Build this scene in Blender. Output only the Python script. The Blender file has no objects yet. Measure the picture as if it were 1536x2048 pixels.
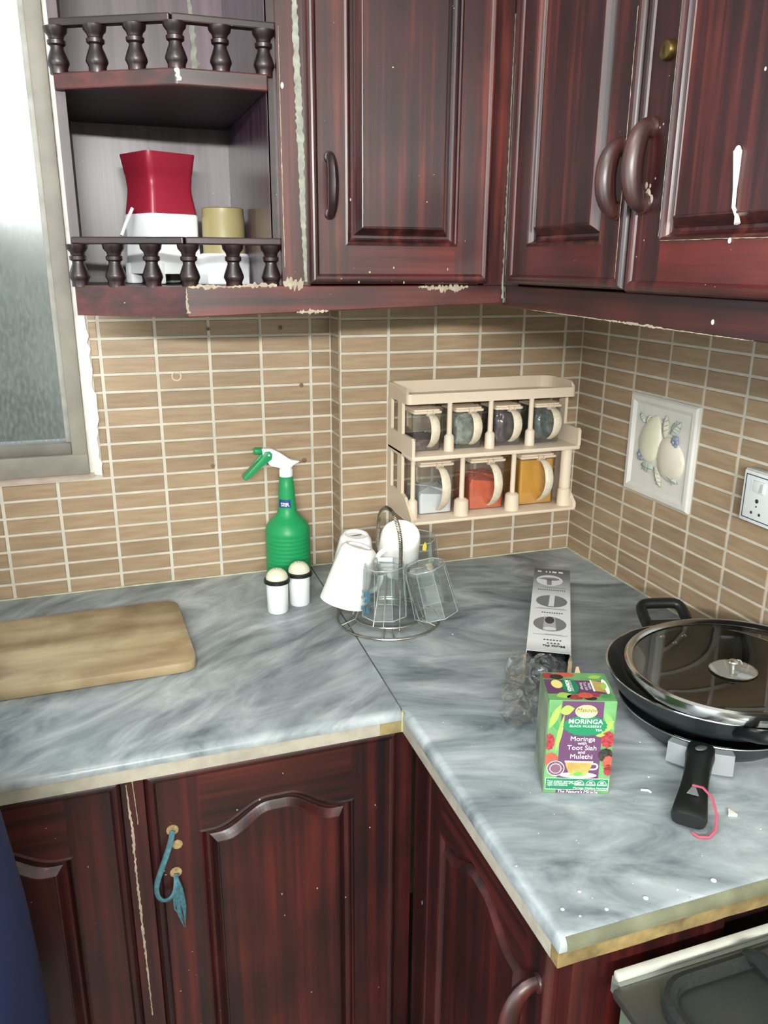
import bpy, bmesh, math, random
from mathutils import Vector, Matrix
random.seed(7)
S = bpy.context.scene
COL = S.collection
PI = math.pi

# ------------------------------------------------------------------ camera
cd = bpy.data.cameras.new('camera'); cam = bpy.data.objects.new('camera', cd); COL.objects.link(cam)
yaw, pit, rol = .3305, .2985, .0063
F = Vector((math.sin(yaw)*math.cos(pit), math.cos(yaw)*math.cos(pit), -math.sin(pit)))
R0 = F.cross(Vector((0, 0, 1))).normalized(); U0 = R0.cross(F)
Rv = R0*math.cos(rol)+U0*math.sin(rol); Uv = -R0*math.sin(rol)+U0*math.cos(rol)
M = Matrix((Rv, Uv, -F)).transposed().to_4x4(); M.translation = Vector((-.9819, -1.5444, .6303))
cam.matrix_world = M
cd.sensor_fit = 'VERTICAL'; cd.sensor_height = 36; cd.lens = 1616.6/2048*36; cd.clip_start = .02
S.camera = cam

# ------------------------------------------------------------------ world, lamps, exposure
W = bpy.data.worlds.new('overcast_sky'); S.world = W; W.use_nodes = True
nt = W.node_tree; nt.nodes.clear()
bg = nt.nodes.new('ShaderNodeBackground'); wo = nt.nodes.new('ShaderNodeOutputWorld')
bg.inputs[0].default_value = (.86, .94, 1, 1); bg.inputs[1].default_value = 2.6
nt.links.new(bg.outputs[0], wo.inputs[0])
def area(name, loc, aim, sx, sy, power, col=(1, 1, 1), portal=False):
    l = bpy.data.lights.new(name, 'AREA'); l.shape = 'RECTANGLE'; l.size = sx; l.size_y = sy; l.energy = power; l.color = col
    o = bpy.data.objects.new(name, l); COL.objects.link(o); o.location = loc
    o.rotation_euler = (Vector(aim)-Vector(loc)).to_track_quat('-Z', 'Y').to_euler()
    if portal: l.cycles.is_portal = True
    return o
area('window_portal', (-1.55, .12, .85), (-1.55, -1, .85), 1.1, 1.3, 1, portal=True)
area('tube_lamp', (-1.35, -2.95, 1.02), (-.55, 0, .2), 1.25, .05, 78, (.98, 1, .96))
area('unseen_door_fill', (-2.5, -2.0, .35), (-.4, -.6, .2), 1.0, 1.8, 15, (.88, .95, 1))  # unseen doorway side, large soft area light for ambient fill
area('added_top_fill', (-1.3, -1.5, 1.68), (-1.1, -1.0, 0), .5, .5, 13, (.96, .98, 1))  # added overhead fill, brightens the worktops and other upward-facing surfaces
vs = S.view_settings; vs.view_transform = 'Standard'; vs.look = 'None'; vs.gamma = 1; vs.exposure = 0.32; vs.use_curve_mapping = False
S.cycles.max_bounces = 10; S.cycles.transparent_max_bounces = 16; S.cycles.caustics_reflective = False; S.cycles.caustics_refractive = False

# ------------------------------------------------------------------ materials
def lin(c): return tuple(((v/255+.055)/1.055)**2.4 if v > 10 else v/255/12.92 for v in c)+(1,)
def newmat(name):
    m = bpy.data.materials.new(name); m.use_nodes = True
    return m, m.node_tree, m.node_tree.nodes['Principled BSDF']
def P(name, col, rough=.5, metal=0, coat=0, var=.0, vscale=30, bump=0, bscale=200, spec=.5, trans=0, ior=1.45, rvar=0):
    m, t, b = newmat(name)
    c = lin(col)
    b.inputs['Base Color'].default_value = c; b.inputs['Roughness'].default_value = rough; b.inputs['Metallic'].default_value = metal
    b.inputs['Coat Weight'].default_value = coat; b.inputs['Coat Roughness'].default_value = .08
    b.inputs['Specular IOR Level'].default_value = spec; b.inputs['Transmission Weight'].default_value = trans; b.inputs['IOR'].default_value = ior
    tc = t.nodes.new('ShaderNodeTexCoord')
    if var:
        n = t.nodes.new('ShaderNodeTexNoise'); n.inputs['Scale'].default_value = vscale; n.inputs['Detail'].default_value = 5
        t.links.new(tc.outputs['Object'], n.inputs[0])
        r = t.nodes.new('ShaderNodeValToRGB')
        r.color_ramp.elements[0].position = .3; r.color_ramp.elements[1].position = .7
        r.color_ramp.elements[0].color = tuple(v*(1-var) for v in c[:3])+(1,)
        r.color_ramp.elements[1].color = tuple(min(1, v*(1+var)) for v in c[:3])+(1,)
        t.links.new(n.outputs[0], r.inputs[0]); t.links.new(r.outputs[0], b.inputs['Base Color'])
    if bump:
        n = t.nodes.new('ShaderNodeTexNoise'); n.inputs['Scale'].default_value = bscale; n.inputs['Detail'].default_value = 4
        t.links.new(tc.outputs['Object'], n.inputs[0])
        bm_ = t.nodes.new('ShaderNodeBump'); bm_.inputs['Strength'].default_value = bump; bm_.inputs['Distance'].default_value = .002
        t.links.new(n.outputs[0], bm_.inputs['Height']); t.links.new(bm_.outputs[0], b.inputs['Normal'])
    return m
def wood(name, axis, dark, mid, light, rough=.4, coat=.42, scale=1.0, specks=True, patch=.55):
    """lacquered mahogany: streaks along one axis, darker worn clouds, sparse chips"""
    m, t, b = newmat(name); N = t.nodes; L = t.links
    tc = N.new('ShaderNodeTexCoord'); mp = N.new('ShaderNodeMapping')
    L.new(tc.outputs['Object'], mp.inputs[0])
    sc = [55*scale]*3; sc['xyz'.index(axis)] = 1.6*scale
    mp.inputs['Scale'].default_value = sc
    n = N.new('ShaderNodeTexNoise'); n.inputs['Scale'].default_value = 1; n.inputs['Detail'].default_value = 6; n.inputs['Roughness'].default_value = .6
    L.new(mp.outputs[0], n.inputs[0])
    r = N.new('ShaderNodeValToRGB'); e = r.color_ramp.elements
    e[0].position = .33; e[0].color = lin(dark); e[1].position = .72; e[1].color = lin(light)
    k = e.new(.5); k.color = lin(mid)
    L.new(n.outputs[0], r.inputs[0])
    n2 = N.new('ShaderNodeTexNoise'); n2.inputs['Scale'].default_value = 9; n2.inputs['Detail'].default_value = 3; L.new(tc.outputs['Object'], n2.inputs[0])
    r2 = N.new('ShaderNodeValToRGB'); r2.color_ramp.elements[0].position = .36; r2.color_ramp.elements[0].color = (patch,)*3+(1,); r2.color_ramp.elements[1].position = .6
    r2.color_ramp.elements[1].color = (1, 1, 1, 1)
    L.new(n2.outputs[0], r2.inputs[0])
    mx = N.new('ShaderNodeMix'); mx.data_type = 'RGBA'; mx.blend_type = 'MULTIPLY'; mx.inputs[0].default_value = 1
    L.new(r.outputs[0], mx.inputs[6]); L.new(r2.outputs[0], mx.inputs[7])
    out = mx.outputs[2]
    if specks:
        n3 = N.new('ShaderNodeTexNoise'); n3.inputs['Scale'].default_value = 130; n3.inputs['Detail'].default_value = 2; L.new(tc.outputs['Object'], n3.inputs[0])
        r3 = N.new('ShaderNodeValToRGB'); r3.color_ramp.elements[0].position = .775; r3.color_ramp.elements[0].color = (0, 0, 0, 1); r3.color_ramp.elements[1].position = .79
        L.new(n3.outputs[0], r3.inputs[0])
        m3 = N.new('ShaderNodeMix'); m3.data_type = 'RGBA'; m3.inputs[7].default_value = lin((190, 170, 140))
        L.new(r3.outputs[0], m3.inputs[0]); L.new(out, m3.inputs[6]); out = m3.outputs[2]
    L.new(out, b.inputs['Base Color'])
    b.inputs['Roughness'].default_value = rough; b.inputs['Coat Weight'].default_value = coat; b.inputs['Coat Roughness'].default_value = .28
    bp = N.new('ShaderNodeBump'); bp.inputs['Strength'].default_value = .12; bp.inputs['Distance'].default_value = .002
    L.new(n.outputs[0], bp.inputs['Height']); L.new(bp.outputs[0], b.inputs['Normal'])
    return m
def tile_mat(name):
    m, t, b = newmat(name); N = t.nodes; L = t.links
    tc = N.new('ShaderNodeTexCoord'); oi = N.new('ShaderNodeObjectInfo')
    ad = N.new('ShaderNodeVectorMath'); ad.operation = 'MULTIPLY_ADD'
    L.new(oi.outputs['Random'], ad.inputs[0]); ad.inputs[1].default_value = (3, 7, 5); L.new(tc.outputs['Object'], ad.inputs[2])
    mp = N.new('ShaderNodeMapping'); mp.inputs['Scale'].default_value = (14, 60, 120); L.new(ad.outputs[0], mp.inputs[0])
    n = N.new('ShaderNodeTexNoise'); n.inputs['Scale'].default_value = 1; n.inputs['Detail'].default_value = 5; L.new(mp.outputs[0], n.inputs[0])
    r = N.new('ShaderNodeValToRGB'); e = r.color_ramp.elements
    e[0].position = .3; e[0].color = lin((146, 123, 97)); e[1].position = .7; e[1].color = lin((165, 142, 115))
    L.new(n.outputs[0], r.inputs[0])
    hv = N.new('ShaderNodeHueSaturation'); L.new(r.outputs[0], hv.inputs['Color'])
    mr = N.new('ShaderNodeMapRange'); mr.inputs[3].default_value = .88; mr.inputs[4].default_value = 1.1
    L.new(oi.outputs['Random'], mr.inputs[0]); L.new(mr.outputs[0], hv.inputs['Value'])
    L.new(hv.outputs[0], b.inputs['Base Color']); b.inputs['Roughness'].default_value = .34; b.inputs['Specular IOR Level'].default_value = .45
    return m
def marble_mat(name, ang):
    m, t, b = newmat(name); N = t.nodes; L = t.links
    tc = N.new('ShaderNodeTexCoord'); mp = N.new('ShaderNodeMapping'); L.new(tc.outputs['Object'], mp.inputs[0])
    mp.vector_type = 'TEXTURE'; mp.inputs['Rotation'].default_value = (0, 0, ang); mp.inputs['Scale'].default_value = (1/2.4, 1/6.5, 1/4)
    n = N.new('ShaderNodeTexNoise'); n.inputs['Scale'].default_value = 1.7; n.inputs['Detail'].default_value = 8; n.inputs['Roughness'].default_value = .62; n.inputs['Distortion'].default_value = 1.1
    L.new(mp.outputs[0], n.inputs[0])
    r = N.new('ShaderNodeValToRGB'); e = r.color_ramp.elements
    e[0].position = .30; e[0].color = lin((80, 90, 95)); e[1].position = .70; e[1].color = lin((184, 190, 192))
    k = e.new(.44); k.color = lin((128, 137, 141)); k = e.new(.56); k.color = lin((154, 162, 165))
    L.new(n.outputs[0], r.inputs[0])
    mp2 = N.new('ShaderNodeMapping'); L.new(tc.outputs['Object'], mp2.inputs[0]); mp2.vector_type = 'TEXTURE'; mp2.inputs['Rotation'].default_value = (0, 0, ang+.12); mp2.inputs['Scale'].default_value = (1/12, 1/42, 1/20)
    n2 = N.new('ShaderNodeTexNoise'); n2.inputs['Scale'].default_value = 1; n2.inputs['Detail'].default_value = 6; L.new(mp2.outputs[0], n2.inputs[0])
    r2 = N.new('ShaderNodeValToRGB'); r2.color_ramp.elements[0].position = .32; r2.color_ramp.elements[0].color = (.50, .53, .55, 1); r2.color_ramp.elements[1].position = .52
    L.new(n2.outputs[0], r2.inputs[0])
    mx = N.new('ShaderNodeMix'); mx.data_type = 'RGBA'; mx.blend_type = 'MULTIPLY'; mx.inputs[0].default_value = .45
    L.new(r.outputs[0], mx.inputs[6]); L.new(r2.outputs[0], mx.inputs[7]); L.new(mx.outputs[2], b.inputs['Base Color'])
    b.inputs['Roughness'].default_value = .33; b.inputs['Specular IOR Level'].default_value = .4
    return m
def thin_glass(name, tint=(255, 255, 255), alpha=.12, rough=.03, edge=.5):
    """thin-walled clear: transparent, with fresnel gloss and a little body colour"""
    m, t, b = newmat(name); N = t.nodes; L = t.links; N.remove(b)
    out = N['Material Output']
    tr = N.new('ShaderNodeBsdfTransparent'); tr.inputs[0].default_value = lin(tint)
    gl = N.new('ShaderNodeBsdfGlossy'); gl.inputs['Roughness'].default_value = rough
    df = N.new('ShaderNodeBsdfDiffuse'); df.inputs[0].default_value = lin((225, 232, 232))
    lw = N.new('ShaderNodeLayerWeight'); lw.inputs[0].default_value = edge
    m1 = N.new('ShaderNodeMixShader'); m1.inputs[0].default_value = alpha; L.new(tr.outputs[0], m1.inputs[1]); L.new(df.outputs[0], m1.inputs[2])
    mr = N.new('ShaderNodeMath'); mr.operation = 'MULTIPLY_ADD'; mr.inputs[1].default_value = .55; mr.inputs[2].default_value = .04
    L.new(lw.outputs['Facing'], mr.inputs[0])
    m2 = N.new('ShaderNodeMixShader'); L.new(mr.outputs[0], m2.inputs[0]); L.new(m1.outputs[0], m2.inputs[1]); L.new(gl.outputs[0], m2.inputs[2])
    L.new(m2.outputs[0], out.inputs[0])
    return m
def pane_mat(name):
    m, t, b = newmat(name); N = t.nodes; L = t.links; N.remove(b); out = N['Material Output']
    tc = N.new('ShaderNodeTexCoord'); n = N.new('ShaderNodeTexNoise'); n.inputs['Scale'].default_value = 60; n.inputs['Detail'].default_value = 4
    mp = N.new('ShaderNodeMapping'); mp.inputs['Scale'].default_value = (3, 1, 1.2); L.new(tc.outputs['Object'], mp.inputs[0]); L.new(mp.outputs[0], n.inputs[0])
    r = N.new('ShaderNodeValToRGB'); r.color_ramp.elements[0].position = .4; r.color_ramp.elements[0].color = (.10,)*3+(1,); r.color_ramp.elements[1].position = .78; r.color_ramp.elements[1].color = (.5,)*3+(1,)
    L.new(n.outputs[0], r.inputs[0])
    tr = N.new('ShaderNodeBsdfTransparent'); tr.inputs[0].default_value = (.9, .95, .97, 1)
    df = N.new('ShaderNodeBsdfDiffuse'); df.inputs[0].default_value = lin((140, 142, 136)); tl = N.new('ShaderNodeBsdfTranslucent'); tl.inputs[0].default_value = lin((140, 146, 150))
    a = N.new('ShaderNodeAddShader'); L.new(df.outputs[0], a.inputs[0]); L.new(tl.outputs[0], a.inputs[1])
    mx = N.new('ShaderNodeMixShader'); L.new(r.outputs[0], mx.inputs[0]); L.new(tr.outputs[0], mx.inputs[1]); L.new(df.outputs[0], mx.inputs[2])
    gl = N.new('ShaderNodeBsdfGlossy'); gl.inputs['Roughness'].default_value = .15
    m2 = N.new('ShaderNodeMixShader'); m2.inputs[0].default_value = .05; L.new(mx.outputs[0], m2.inputs[1]); L.new(gl.outputs[0], m2.inputs[2])
    L.new(m2.outputs[0], out.inputs[0]); return m

WD = ((29, 10, 12), (56, 18, 20), (110, 48, 38))
wv = wood('mahogany_vertical', 'z', *WD); wside = wood('dark_side_panel', 'z', (40, 24, 30), (58, 40, 46), (76, 56, 62), rough=.5, coat=.1)
wh = wood('mahogany_horizontal', 'x', (38, 10, 12), (74, 20, 20), (106, 36, 29))
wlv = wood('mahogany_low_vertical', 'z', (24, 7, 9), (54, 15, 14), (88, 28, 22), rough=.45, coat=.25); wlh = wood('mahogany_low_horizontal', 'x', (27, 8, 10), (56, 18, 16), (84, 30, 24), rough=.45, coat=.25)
wdark = wood('dark_stained_wood', 'x', (24, 12, 15), (38, 18, 21), (54, 27, 30), rough=.42, coat=.35)
wshelf = wood('near_black_shelf', 'x', (14, 9, 12), (22, 13, 17), (34, 20, 25), rough=.5, coat=.2)
wback = wood('varnished_back_panel', 'z', (50, 32, 42), (78, 56, 68), (104, 80, 94), rough=.36, patch=.8, coat=.4)
M_tile = tile_mat('brown_tile'); M_grout = P('cream_grout', (198, 192, 178), .8, var=.12, vscale=25)
M_marL = marble_mat('grey_marble_a', .62); M_marR = marble_mat('grey_marble_b', -.40)
M_strip = P('raw_stone_edge', (166, 160, 146), .8, var=.15, vscale=40, bump=.3)
M_stripf = P('yellowed_stone_edge', (122, 104, 66), .8, var=.5, vscale=35, bump=.7, bscale=90)
M_chip = P('bare_wood_chip', (160, 148, 130), .8, var=.25, vscale=80)
M_chipg = P('pale_putty_chip', (140, 142, 130), .8, var=.3, vscale=80)
M_white = P('white_paint', (240, 240, 235), .5)
M_wall = P('painted_wall', (215, 213, 204), .8); M_ceil = P('white_ceiling', (232, 232, 228), .9); M_floor = P('grey_floor_tile', (120, 112, 104), .4, var=.2, vscale=6)
M_plaster = P('rough_plaster', (222, 220, 212), .9, var=.12, vscale=40, bump=.9, bscale=60)
M_frame = P('grey_window_paint', (134, 128, 118), .55, var=.16, vscale=18)
M_cream = P('cream_plastic', (214, 197, 176), .35, spec=.4, coat=.1)
M_creamh = P('worn_cream_plastic', (208, 196, 174), .5, var=.12, vscale=120, bump=.25)
M_clear = thin_glass('clear_plastic', (246, 246, 244), .045, .05)
M_glass = thin_glass('clear_glass', (250, 253, 253), .012, .01, .3)
M_green = P('green_plastic', (30, 146, 88), .38, spec=.45)
M_wplast = P('white_plastic', (236, 237, 240), .35)
M_china = P('white_china', (243, 243, 240), .15, coat=.4)
M_steel = P('steel_wire', (185, 180, 170), .28, metal=1)
M_chrome = P('polished_steel', (205, 205, 202), .16, metal=1)
M_blackp = P('black_plastic', (18, 20, 20), .42, spec=.5)
M_nonst = P('black_nonstick', (32, 37, 40), .42, spec=.5, coat=.2)
M_rivet = P('dull_rivet', (190, 190, 190), .3, metal=1)
M_brass = P('old_brass', (120, 100, 60), .35, metal=1, var=.3, vscale=60)
M_pane = pane_mat('dirty_window_pane')

# ------------------------------------------------------------------ helpers
class MB:
    def __init__(s): s.v = []; s.f = []; s.m = []; s.cur = 0; s.sm = []
    def add(s, vs, fs, smooth=False):
        o = len(s.v); s.v += [tuple(v) for v in vs]
        for f in fs: s.f.append(tuple(i+o for i in f)); s.m.append(s.cur); s.sm.append(smooth)
        return s
    def box(s, x0, x1, y0, y1, z0, z1):
        v = [(x, y, z) for x in (x0, x1) for y in (y0, y1) for z in (z0, z1)]
        return s.add(v, [(0, 1, 3, 2), (4, 6, 7, 5), (0, 4, 5, 1), (2, 3, 7, 6), (0, 2, 6, 4), (1, 5, 7, 3)])
    def rbox(s, x0, x1, y0, y1, z0, z1, r=.003, seg=2):
        bm = bmesh.new(); bmesh.ops.create_cube(bm, size=1)
        bmesh.ops.transform(bm, matrix=Matrix.Translation(((x0+x1)/2, (y0+y1)/2, (z0+z1)/2)) @ Matrix.Diagonal((x1-x0, y1-y0, z1-z0, 1)), verts=bm.verts)
        bmesh.ops.bevel(bm, geom=bm.edges[:], offset=r, segments=seg, affect='EDGES', profile=.5)
        return s.bm(bm, True)
    def bm(s, bm, smooth=False):
        bm.verts.index_update()
        s.add([v.co[:] for v in bm.verts], [tuple(v.index for v in f.verts) for f in bm.faces], smooth); bm.free(); return s
    def prism(s, poly, a0, a1, axis='y', bev=0, smooth=False):
        """poly of 2-D points extruded along axis; 'y': (x,z), 'z': (x,y), 'x': (y,z)"""
        def mk(p, a): return {'y': (p[0], a, p[1]), 'z': (p[0], p[1], a), 'x': (a, p[0], p[1])}[axis]
        bm = bmesh.new(); vs = [bm.verts.new(mk(p, a0)) for p in poly]; f = bm.faces.new(vs)
        r = bmesh.ops.extrude_face_region(bm, geom=[f]); d = Vector(mk((0, 0), a1-a0))
        bmesh.ops.translate(bm, vec=d, verts=[g for g in r['geom'] if isinstance(g, bmesh.types.BMVert)])
        bmesh.ops.recalc_face_normals(bm, faces=bm.faces[:])
        if bev: bmesh.ops.bevel(bm, geom=bm.edges[:], offset=bev, segments=2, affect='EDGES', profile=.5)
        return s.bm(bm, smooth)
    def lathe(s, prof, c=(0, 0, 0), n=24, axis=None, cap=True, sx=1, sy=1):
        """prof: (r, h) list about an axis"""
        q = Vector((0, 0, 1)).rotation_difference(Vector(axis).normalized()) if axis else None
        vs = []; fs = []; k = len(prof); c = Vector(c)
        for r, h in prof:
            for i in range(n):
                a = 2*PI*i/n; v = Vector((r*math.cos(a)*sx, r*math.sin(a)*sy, h))
                if q: v = q @ v
                vs.append(v+c)
        for j in range(k-1):
            for i in range(n):
                i2 = (i+1) % n; fs.append((j*n+i, j*n+i2, (j+1)*n+i2, (j+1)*n+i))
        if cap: fs += [tuple(range(n))[::-1], tuple((k-1)*n+i for i in range(n))]
        return s.add(vs, fs, True)
    def tube(s, path, r, n=8, closed=False, flat=1.0, up=None):
        path = [Vector(p) for p in path]; k = len(path); vs = []; fs = []; pu = None
        for j, p in enumerate(path):
            if closed: t = path[(j+1) % k]-path[j-1]
            else: t = path[min(j+1, k-1)]-path[max(j-1, 0)]
            t.normalize()
            if pu is None:
                pu = Vector(up) if up else (Vector((0, 0, 1)) if abs(t.z) < .9 else Vector((1, 0, 0)))
            b = t.cross(pu)
            if b.length < 1e-6: b = t.cross(Vector((.3, .5, .8)))
            b.normalize(); u = b.cross(t).normalized(); pu = u
            rr = r[j] if isinstance(r, (list, tuple)) else r
            for i in range(n):
                a = 2*PI*i/n; vs.append(p+b*math.cos(a)*rr*flat+u*math.sin(a)*rr)
        for j in range(k if closed else k-1):
            j2 = (j+1) % k
            for i in range(n):
                i2 = (i+1) % n; fs.append((j*n+i, j*n+i2, j2*n+i2, j2*n+i))
        if not closed: fs += [tuple(range(n))[::-1], tuple((k-1)*n+i for i in range(n))]
        return s.add(vs, fs, True)
    def ball(s, c, r, sx=1, sy=1, sz=1, seg=12, rings=8):
        vs = []; fs = []; c = Vector(c)
        bm = bmesh.new(); bmesh.ops.create_uvsphere(bm, u_segments=seg, v_segments=rings, radius=r)
        bmesh.ops.transform(bm, matrix=Matrix.Translation(c) @ Matrix.Diagonal((sx, sy, sz, 1)), verts=bm.verts)
        return s.bm(bm, True)
    def mesh(s, name, mats, off=(0, 0, 0)):
        me = bpy.data.meshes.new(name); ox, oy, oz = off
        me.from_pydata([(x-ox, y-oy, z-oz) for x, y, z in s.v], [], s.f)
        for m in (mats if isinstance(mats, (list, tuple)) else [mats]): me.materials.append(m)
        me.polygons.foreach_set('material_index', s.m); me.polygons.foreach_set('use_smooth', s.sm)
        me.update()
        if any(s.sm):
            try: me.set_sharp_from_angle(angle=math.radians(42))
            except Exception: pass
        return me
def bez(p0, p1, p2, p3, n=10):
    o = []
    for i in range(n+1):
        t = i/n; o.append(tuple((1-t)**3*a+3*(1-t)**2*t*b+3*(1-t)*t*t*c+t**3*d for a, b, c, d in zip(p0, p1, p2, p3)))
    return o
def arc(c, r, a0, a1, n=12, z=None): return [(c[0]+r*math.cos(a0+(a1-a0)*i/n), c[1]+r*math.sin(a0+(a1-a0)*i/n)) for i in range(n+1)]
OFF = {}
def thing(name, label, cat, base, rot=0, group=None):
    """Empty at the base; its parts are given in the (rotated) scene frame"""
    o = bpy.data.objects.new(name, None); COL.objects.link(o); o.empty_display_size = .02
    o.rotation_euler = (0, 0, rot); b = Vector(base); o.location = Matrix.Rotation(rot, 3, 'Z') @ b
    if label: o['label'] = label
    if cat: o['category'] = cat
    if group: o['group'] = group
    OFF[o.name] = tuple(b)
    return o
def part(name, mb, mat, parent, label=None):
    off = OFF.get(parent.name, (0, 0, 0))
    o = bpy.data.objects.new(name, mb.mesh(name, mat, off)); COL.objects.link(o); o.parent = parent
    OFF[o.name] = off
    if label: o['label'] = label
    return o
def single(name, mb, mat, label, cat, base, rot=0, group=None, kind=None):
    o = bpy.data.objects.new(name, mb.mesh(name, mat, base)); COL.objects.link(o)
    o.rotation_euler = (0, 0, rot); o.location = Matrix.Rotation(rot, 3, 'Z') @ Vector(base)
    o['label'] = label; o['category'] = cat
    if group: o['group'] = group
    if kind: o['kind'] = kind
    OFF[o.name] = tuple(base)
    return o
def struct(name, mb, mat):
    o = bpy.data.objects.new(name, mb.mesh(name, mat)); COL.objects.link(o); o['kind'] = 'structure'; return o
def text(body, size, mat, parent, mtx, name='lettering', align='CENTER', ext=0, space=1.0, shear=0, bold=0):
    """flat lettering; mtx places the text plane in the parent's frame (before its base offset)"""
    c = bpy.data.curves.new(name, 'FONT'); c.body = body; c.size = size; c.align_x = align; c.align_y = 'CENTER'; c.space_character = space; c.shear = shear; c.offset = bold
    c.resolution_u = 3
    t = bpy.data.objects.new(name, c); COL.objects.link(t)
    me = bpy.data.meshes.new_from_object(t.evaluated_get(bpy.context.evaluated_depsgraph_get()))
    bpy.data.objects.remove(t)
    me.transform(mtx); me.materials.clear(); me.materials.append(mat); me.name = name
    off = OFF.get(parent.name, (0, 0, 0)); me.transform(Matrix.Translation(-Vector(off)))
    o = bpy.data.objects.new(name, me); COL.objects.link(o); o.parent = parent; OFF[o.name] = off
    return o

# ------------------------------------------------------------------ room shell
FZ, CZ = -.88, 1.72
AY = .066                       # recessed part of the back wall
struct('floor', MB().box(-2.7, .12, -3.2, .3, FZ-.05, FZ), M_floor)
struct('ceiling', MB().box(-2.7, .12, -3.2, .3, CZ, CZ+.05), M_ceil)
wb = struct('wall_back', MB().box(-.5455, .0, -.0002, .25, FZ, CZ), M_grout)
mb = MB(); mb.box(-1.012, -.5455, AY, .25, FZ, CZ); mb.box(-2.6, -1.012, AY, .25, FZ, .2417); mb.box(-2.6, -2.15, AY, .25, .2417, CZ); mb.box(-2.15, -1.012, AY, .25, 1.45, CZ)
wa = struct('wall_back_left', mb, M_grout)
wr = struct('wall_right', MB().box(0, .12, -3.2, .25, FZ, CZ), M_grout)
struct('wall_front', MB().box(-2.6, .0, -3.2, -3.1, FZ, CZ), M_wall)
mb = MB(); mb.box(-2.7, -2.6, -3.2, -2.55, FZ, CZ); mb.box(-2.7, -2.6, -1.45, .25, FZ, CZ); mb.box(-2.7, -2.6, -2.55, -1.45, 1.25, CZ)
struct('wall_left', mb, M_wall)

# ---- tiles: every tile a piece of its own
ZO, RP, G = -.0031, .0331, .0048
TC = {}
def tile_mesh(w, h):
    k = (round(w, 4), round(h, 4))
    if k not in TC:
        m = MB(); t = .0016; c = .0009; a, b = w/2, h/2
        v = [(-a, 0, -b), (a, 0, -b), (a, 0, b), (-a, 0, b), (-a+c, -t, -b+c), (a-c, -t, -b+c), (a-c, -t, b-c), (-a+c, -t, b-c)]
        m.add(v, [(4, 5, 6, 7)[::1], (0, 1, 5, 4), (1, 2, 6, 5), (2, 3, 7, 6), (3, 0, 4, 7), (3, 2, 1, 0)])
        TC[k] = m.mesh('tile', M_tile)
    return TC[k]
def place_tiles(par, cells, plane):
    for x0, x1, z0, z1 in cells:
        w, h = x1-x0-.0060, z1-z0-.0046
        if w < .004 or h < .004: continue
        o = bpy.data.objects.new('tile', tile_mesh(w, h)); COL.objects.link(o); o.parent = par
        cx, cz = (x0+x1)/2, (z0+z1)/2
        if plane[0] == 'Y': o.location = (cx, plane[1], cz)
        else: o.location = (plane[1], -cx, cz); o.rotation_euler = (0, 0, -PI/2)
def rowz(i): return max(0, ZO+RP*i) if i else 0.0
def grid(xs, rows, skip=None):
    out = []
    for i in range(len(xs)-1):
        for r in rows:
            z0, z1 = rowz(r), rowz(r+1)
            if skip and skip((xs[i]+xs[i+1])/2, (z0+z1)/2): continue
            out.append((xs[i], xs[i+1], z0, z1))
    return out
xsA = [-1.4886, -1.3886, -1.2886, -1.1886, -1.0886, -.9886, -.8886, -.7886, -.6886, -.5886, -.5455]
place_tiles(wa, grid(xsA, range(0, 7)), ('Y', AY))
place_tiles(wa, grid([-1.008, -.9886, -.8886, -.7886, -.6886, -.5886, -.5455], range(7, 17)), ('Y', AY))
place_tiles(wb, grid([-.5455, -.4448, -.3448, -.2448, -.1448, -.0448, 0], range(0, 17)), ('Y', -.0002))
ysR = [0, .0962]+[.0962+.1*i for i in range(1, 10)]
place_tiles(wr, grid(ysR, range(0, 17), lambda a, z: .196 < a < .397 and rowz(6) < z < rowz(12)), ('X', 0))
# the narrow return between the two parts of the back wall (faces left)
ret = []
for r in range(17):
    z0, z1 = rowz(r), rowz(r+1)
    o = bpy.data.objects.new('tile', tile_mesh(.058, z1-z0-G*.92)); COL.objects.link(o); o.parent = wb
    o.location = (-.5455, (AY)/2, (z0+z1)/2); o.rotation_euler = (0, 0, -PI/2)
# old wall plugs and a glue ring left on the tiles
for (x, z, r) in ((-.7954, .2387, .004), (-.6067, .2367, .005), (-.6093, .3931, .004), (-.6488, .5079, .004), (-.79, .508, .003)):
    m = MB(); m.lathe([(r, 0), (r*1.1, .002), (r*.5, .003)], (x, AY-.0014, z), 8, axis=(0, -1, 0)); part('wall_plug', m, P('plug_brown', (120, 96, 76), .7), wa)
m = MB(); m.tube([(-.8538+.0085*math.cos(a*PI/8), AY-.0018, .4203+.0085*math.sin(a*PI/8)) for a in range(16)], .0013, 6, closed=True)
part('glue_ring', m, P('old_glue', (214, 200, 186), .5), wa)

# ---- window in the recessed wall
win = bpy.data.objects.new('window_1', None); COL.objects.link(win); win['kind'] = 'structure'; win.location = (-1.5, AY, .25)
OFF['window_1'] = (-1.5, AY, .25)
m = MB(); m.rbox(-1.056, -1.028, AY-.012, AY+.05, .244, 1.45, .003); part('frame_stile', m, M_frame, win)
m = MB(); m.rbox(-1.0655, -1.054, AY+.004, AY+.04, .29, 1.45, .002); part('glazing_bead', m, P('pale_bead', (152, 150, 142), .5, var=.2, vscale=30), win)
m = MB(); m.rbox(-2.15, -1.028, AY-.014, AY+.05, .2417, .282, .003); part('frame_rail', m, M_frame, win)
m = MB(); m.rbox(-2.15, -1.056, AY-.004, AY+.045, .281, .303, .003); part('frame_rail', m, P('dark_sash', (112, 108, 100), .55, var=.15, vscale=20), win)
m = MB(); m.rbox(-2.15, -1.028, AY-.010, AY+.05, 1.41, 1.45, .003); part('frame_rail', m, M_frame, win)
m = MB(); m.rbox(-2.15, -2.11, AY-.010, AY+.05, .28, 1.41, .003); part('frame_stile', m, M_frame, win)
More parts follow.
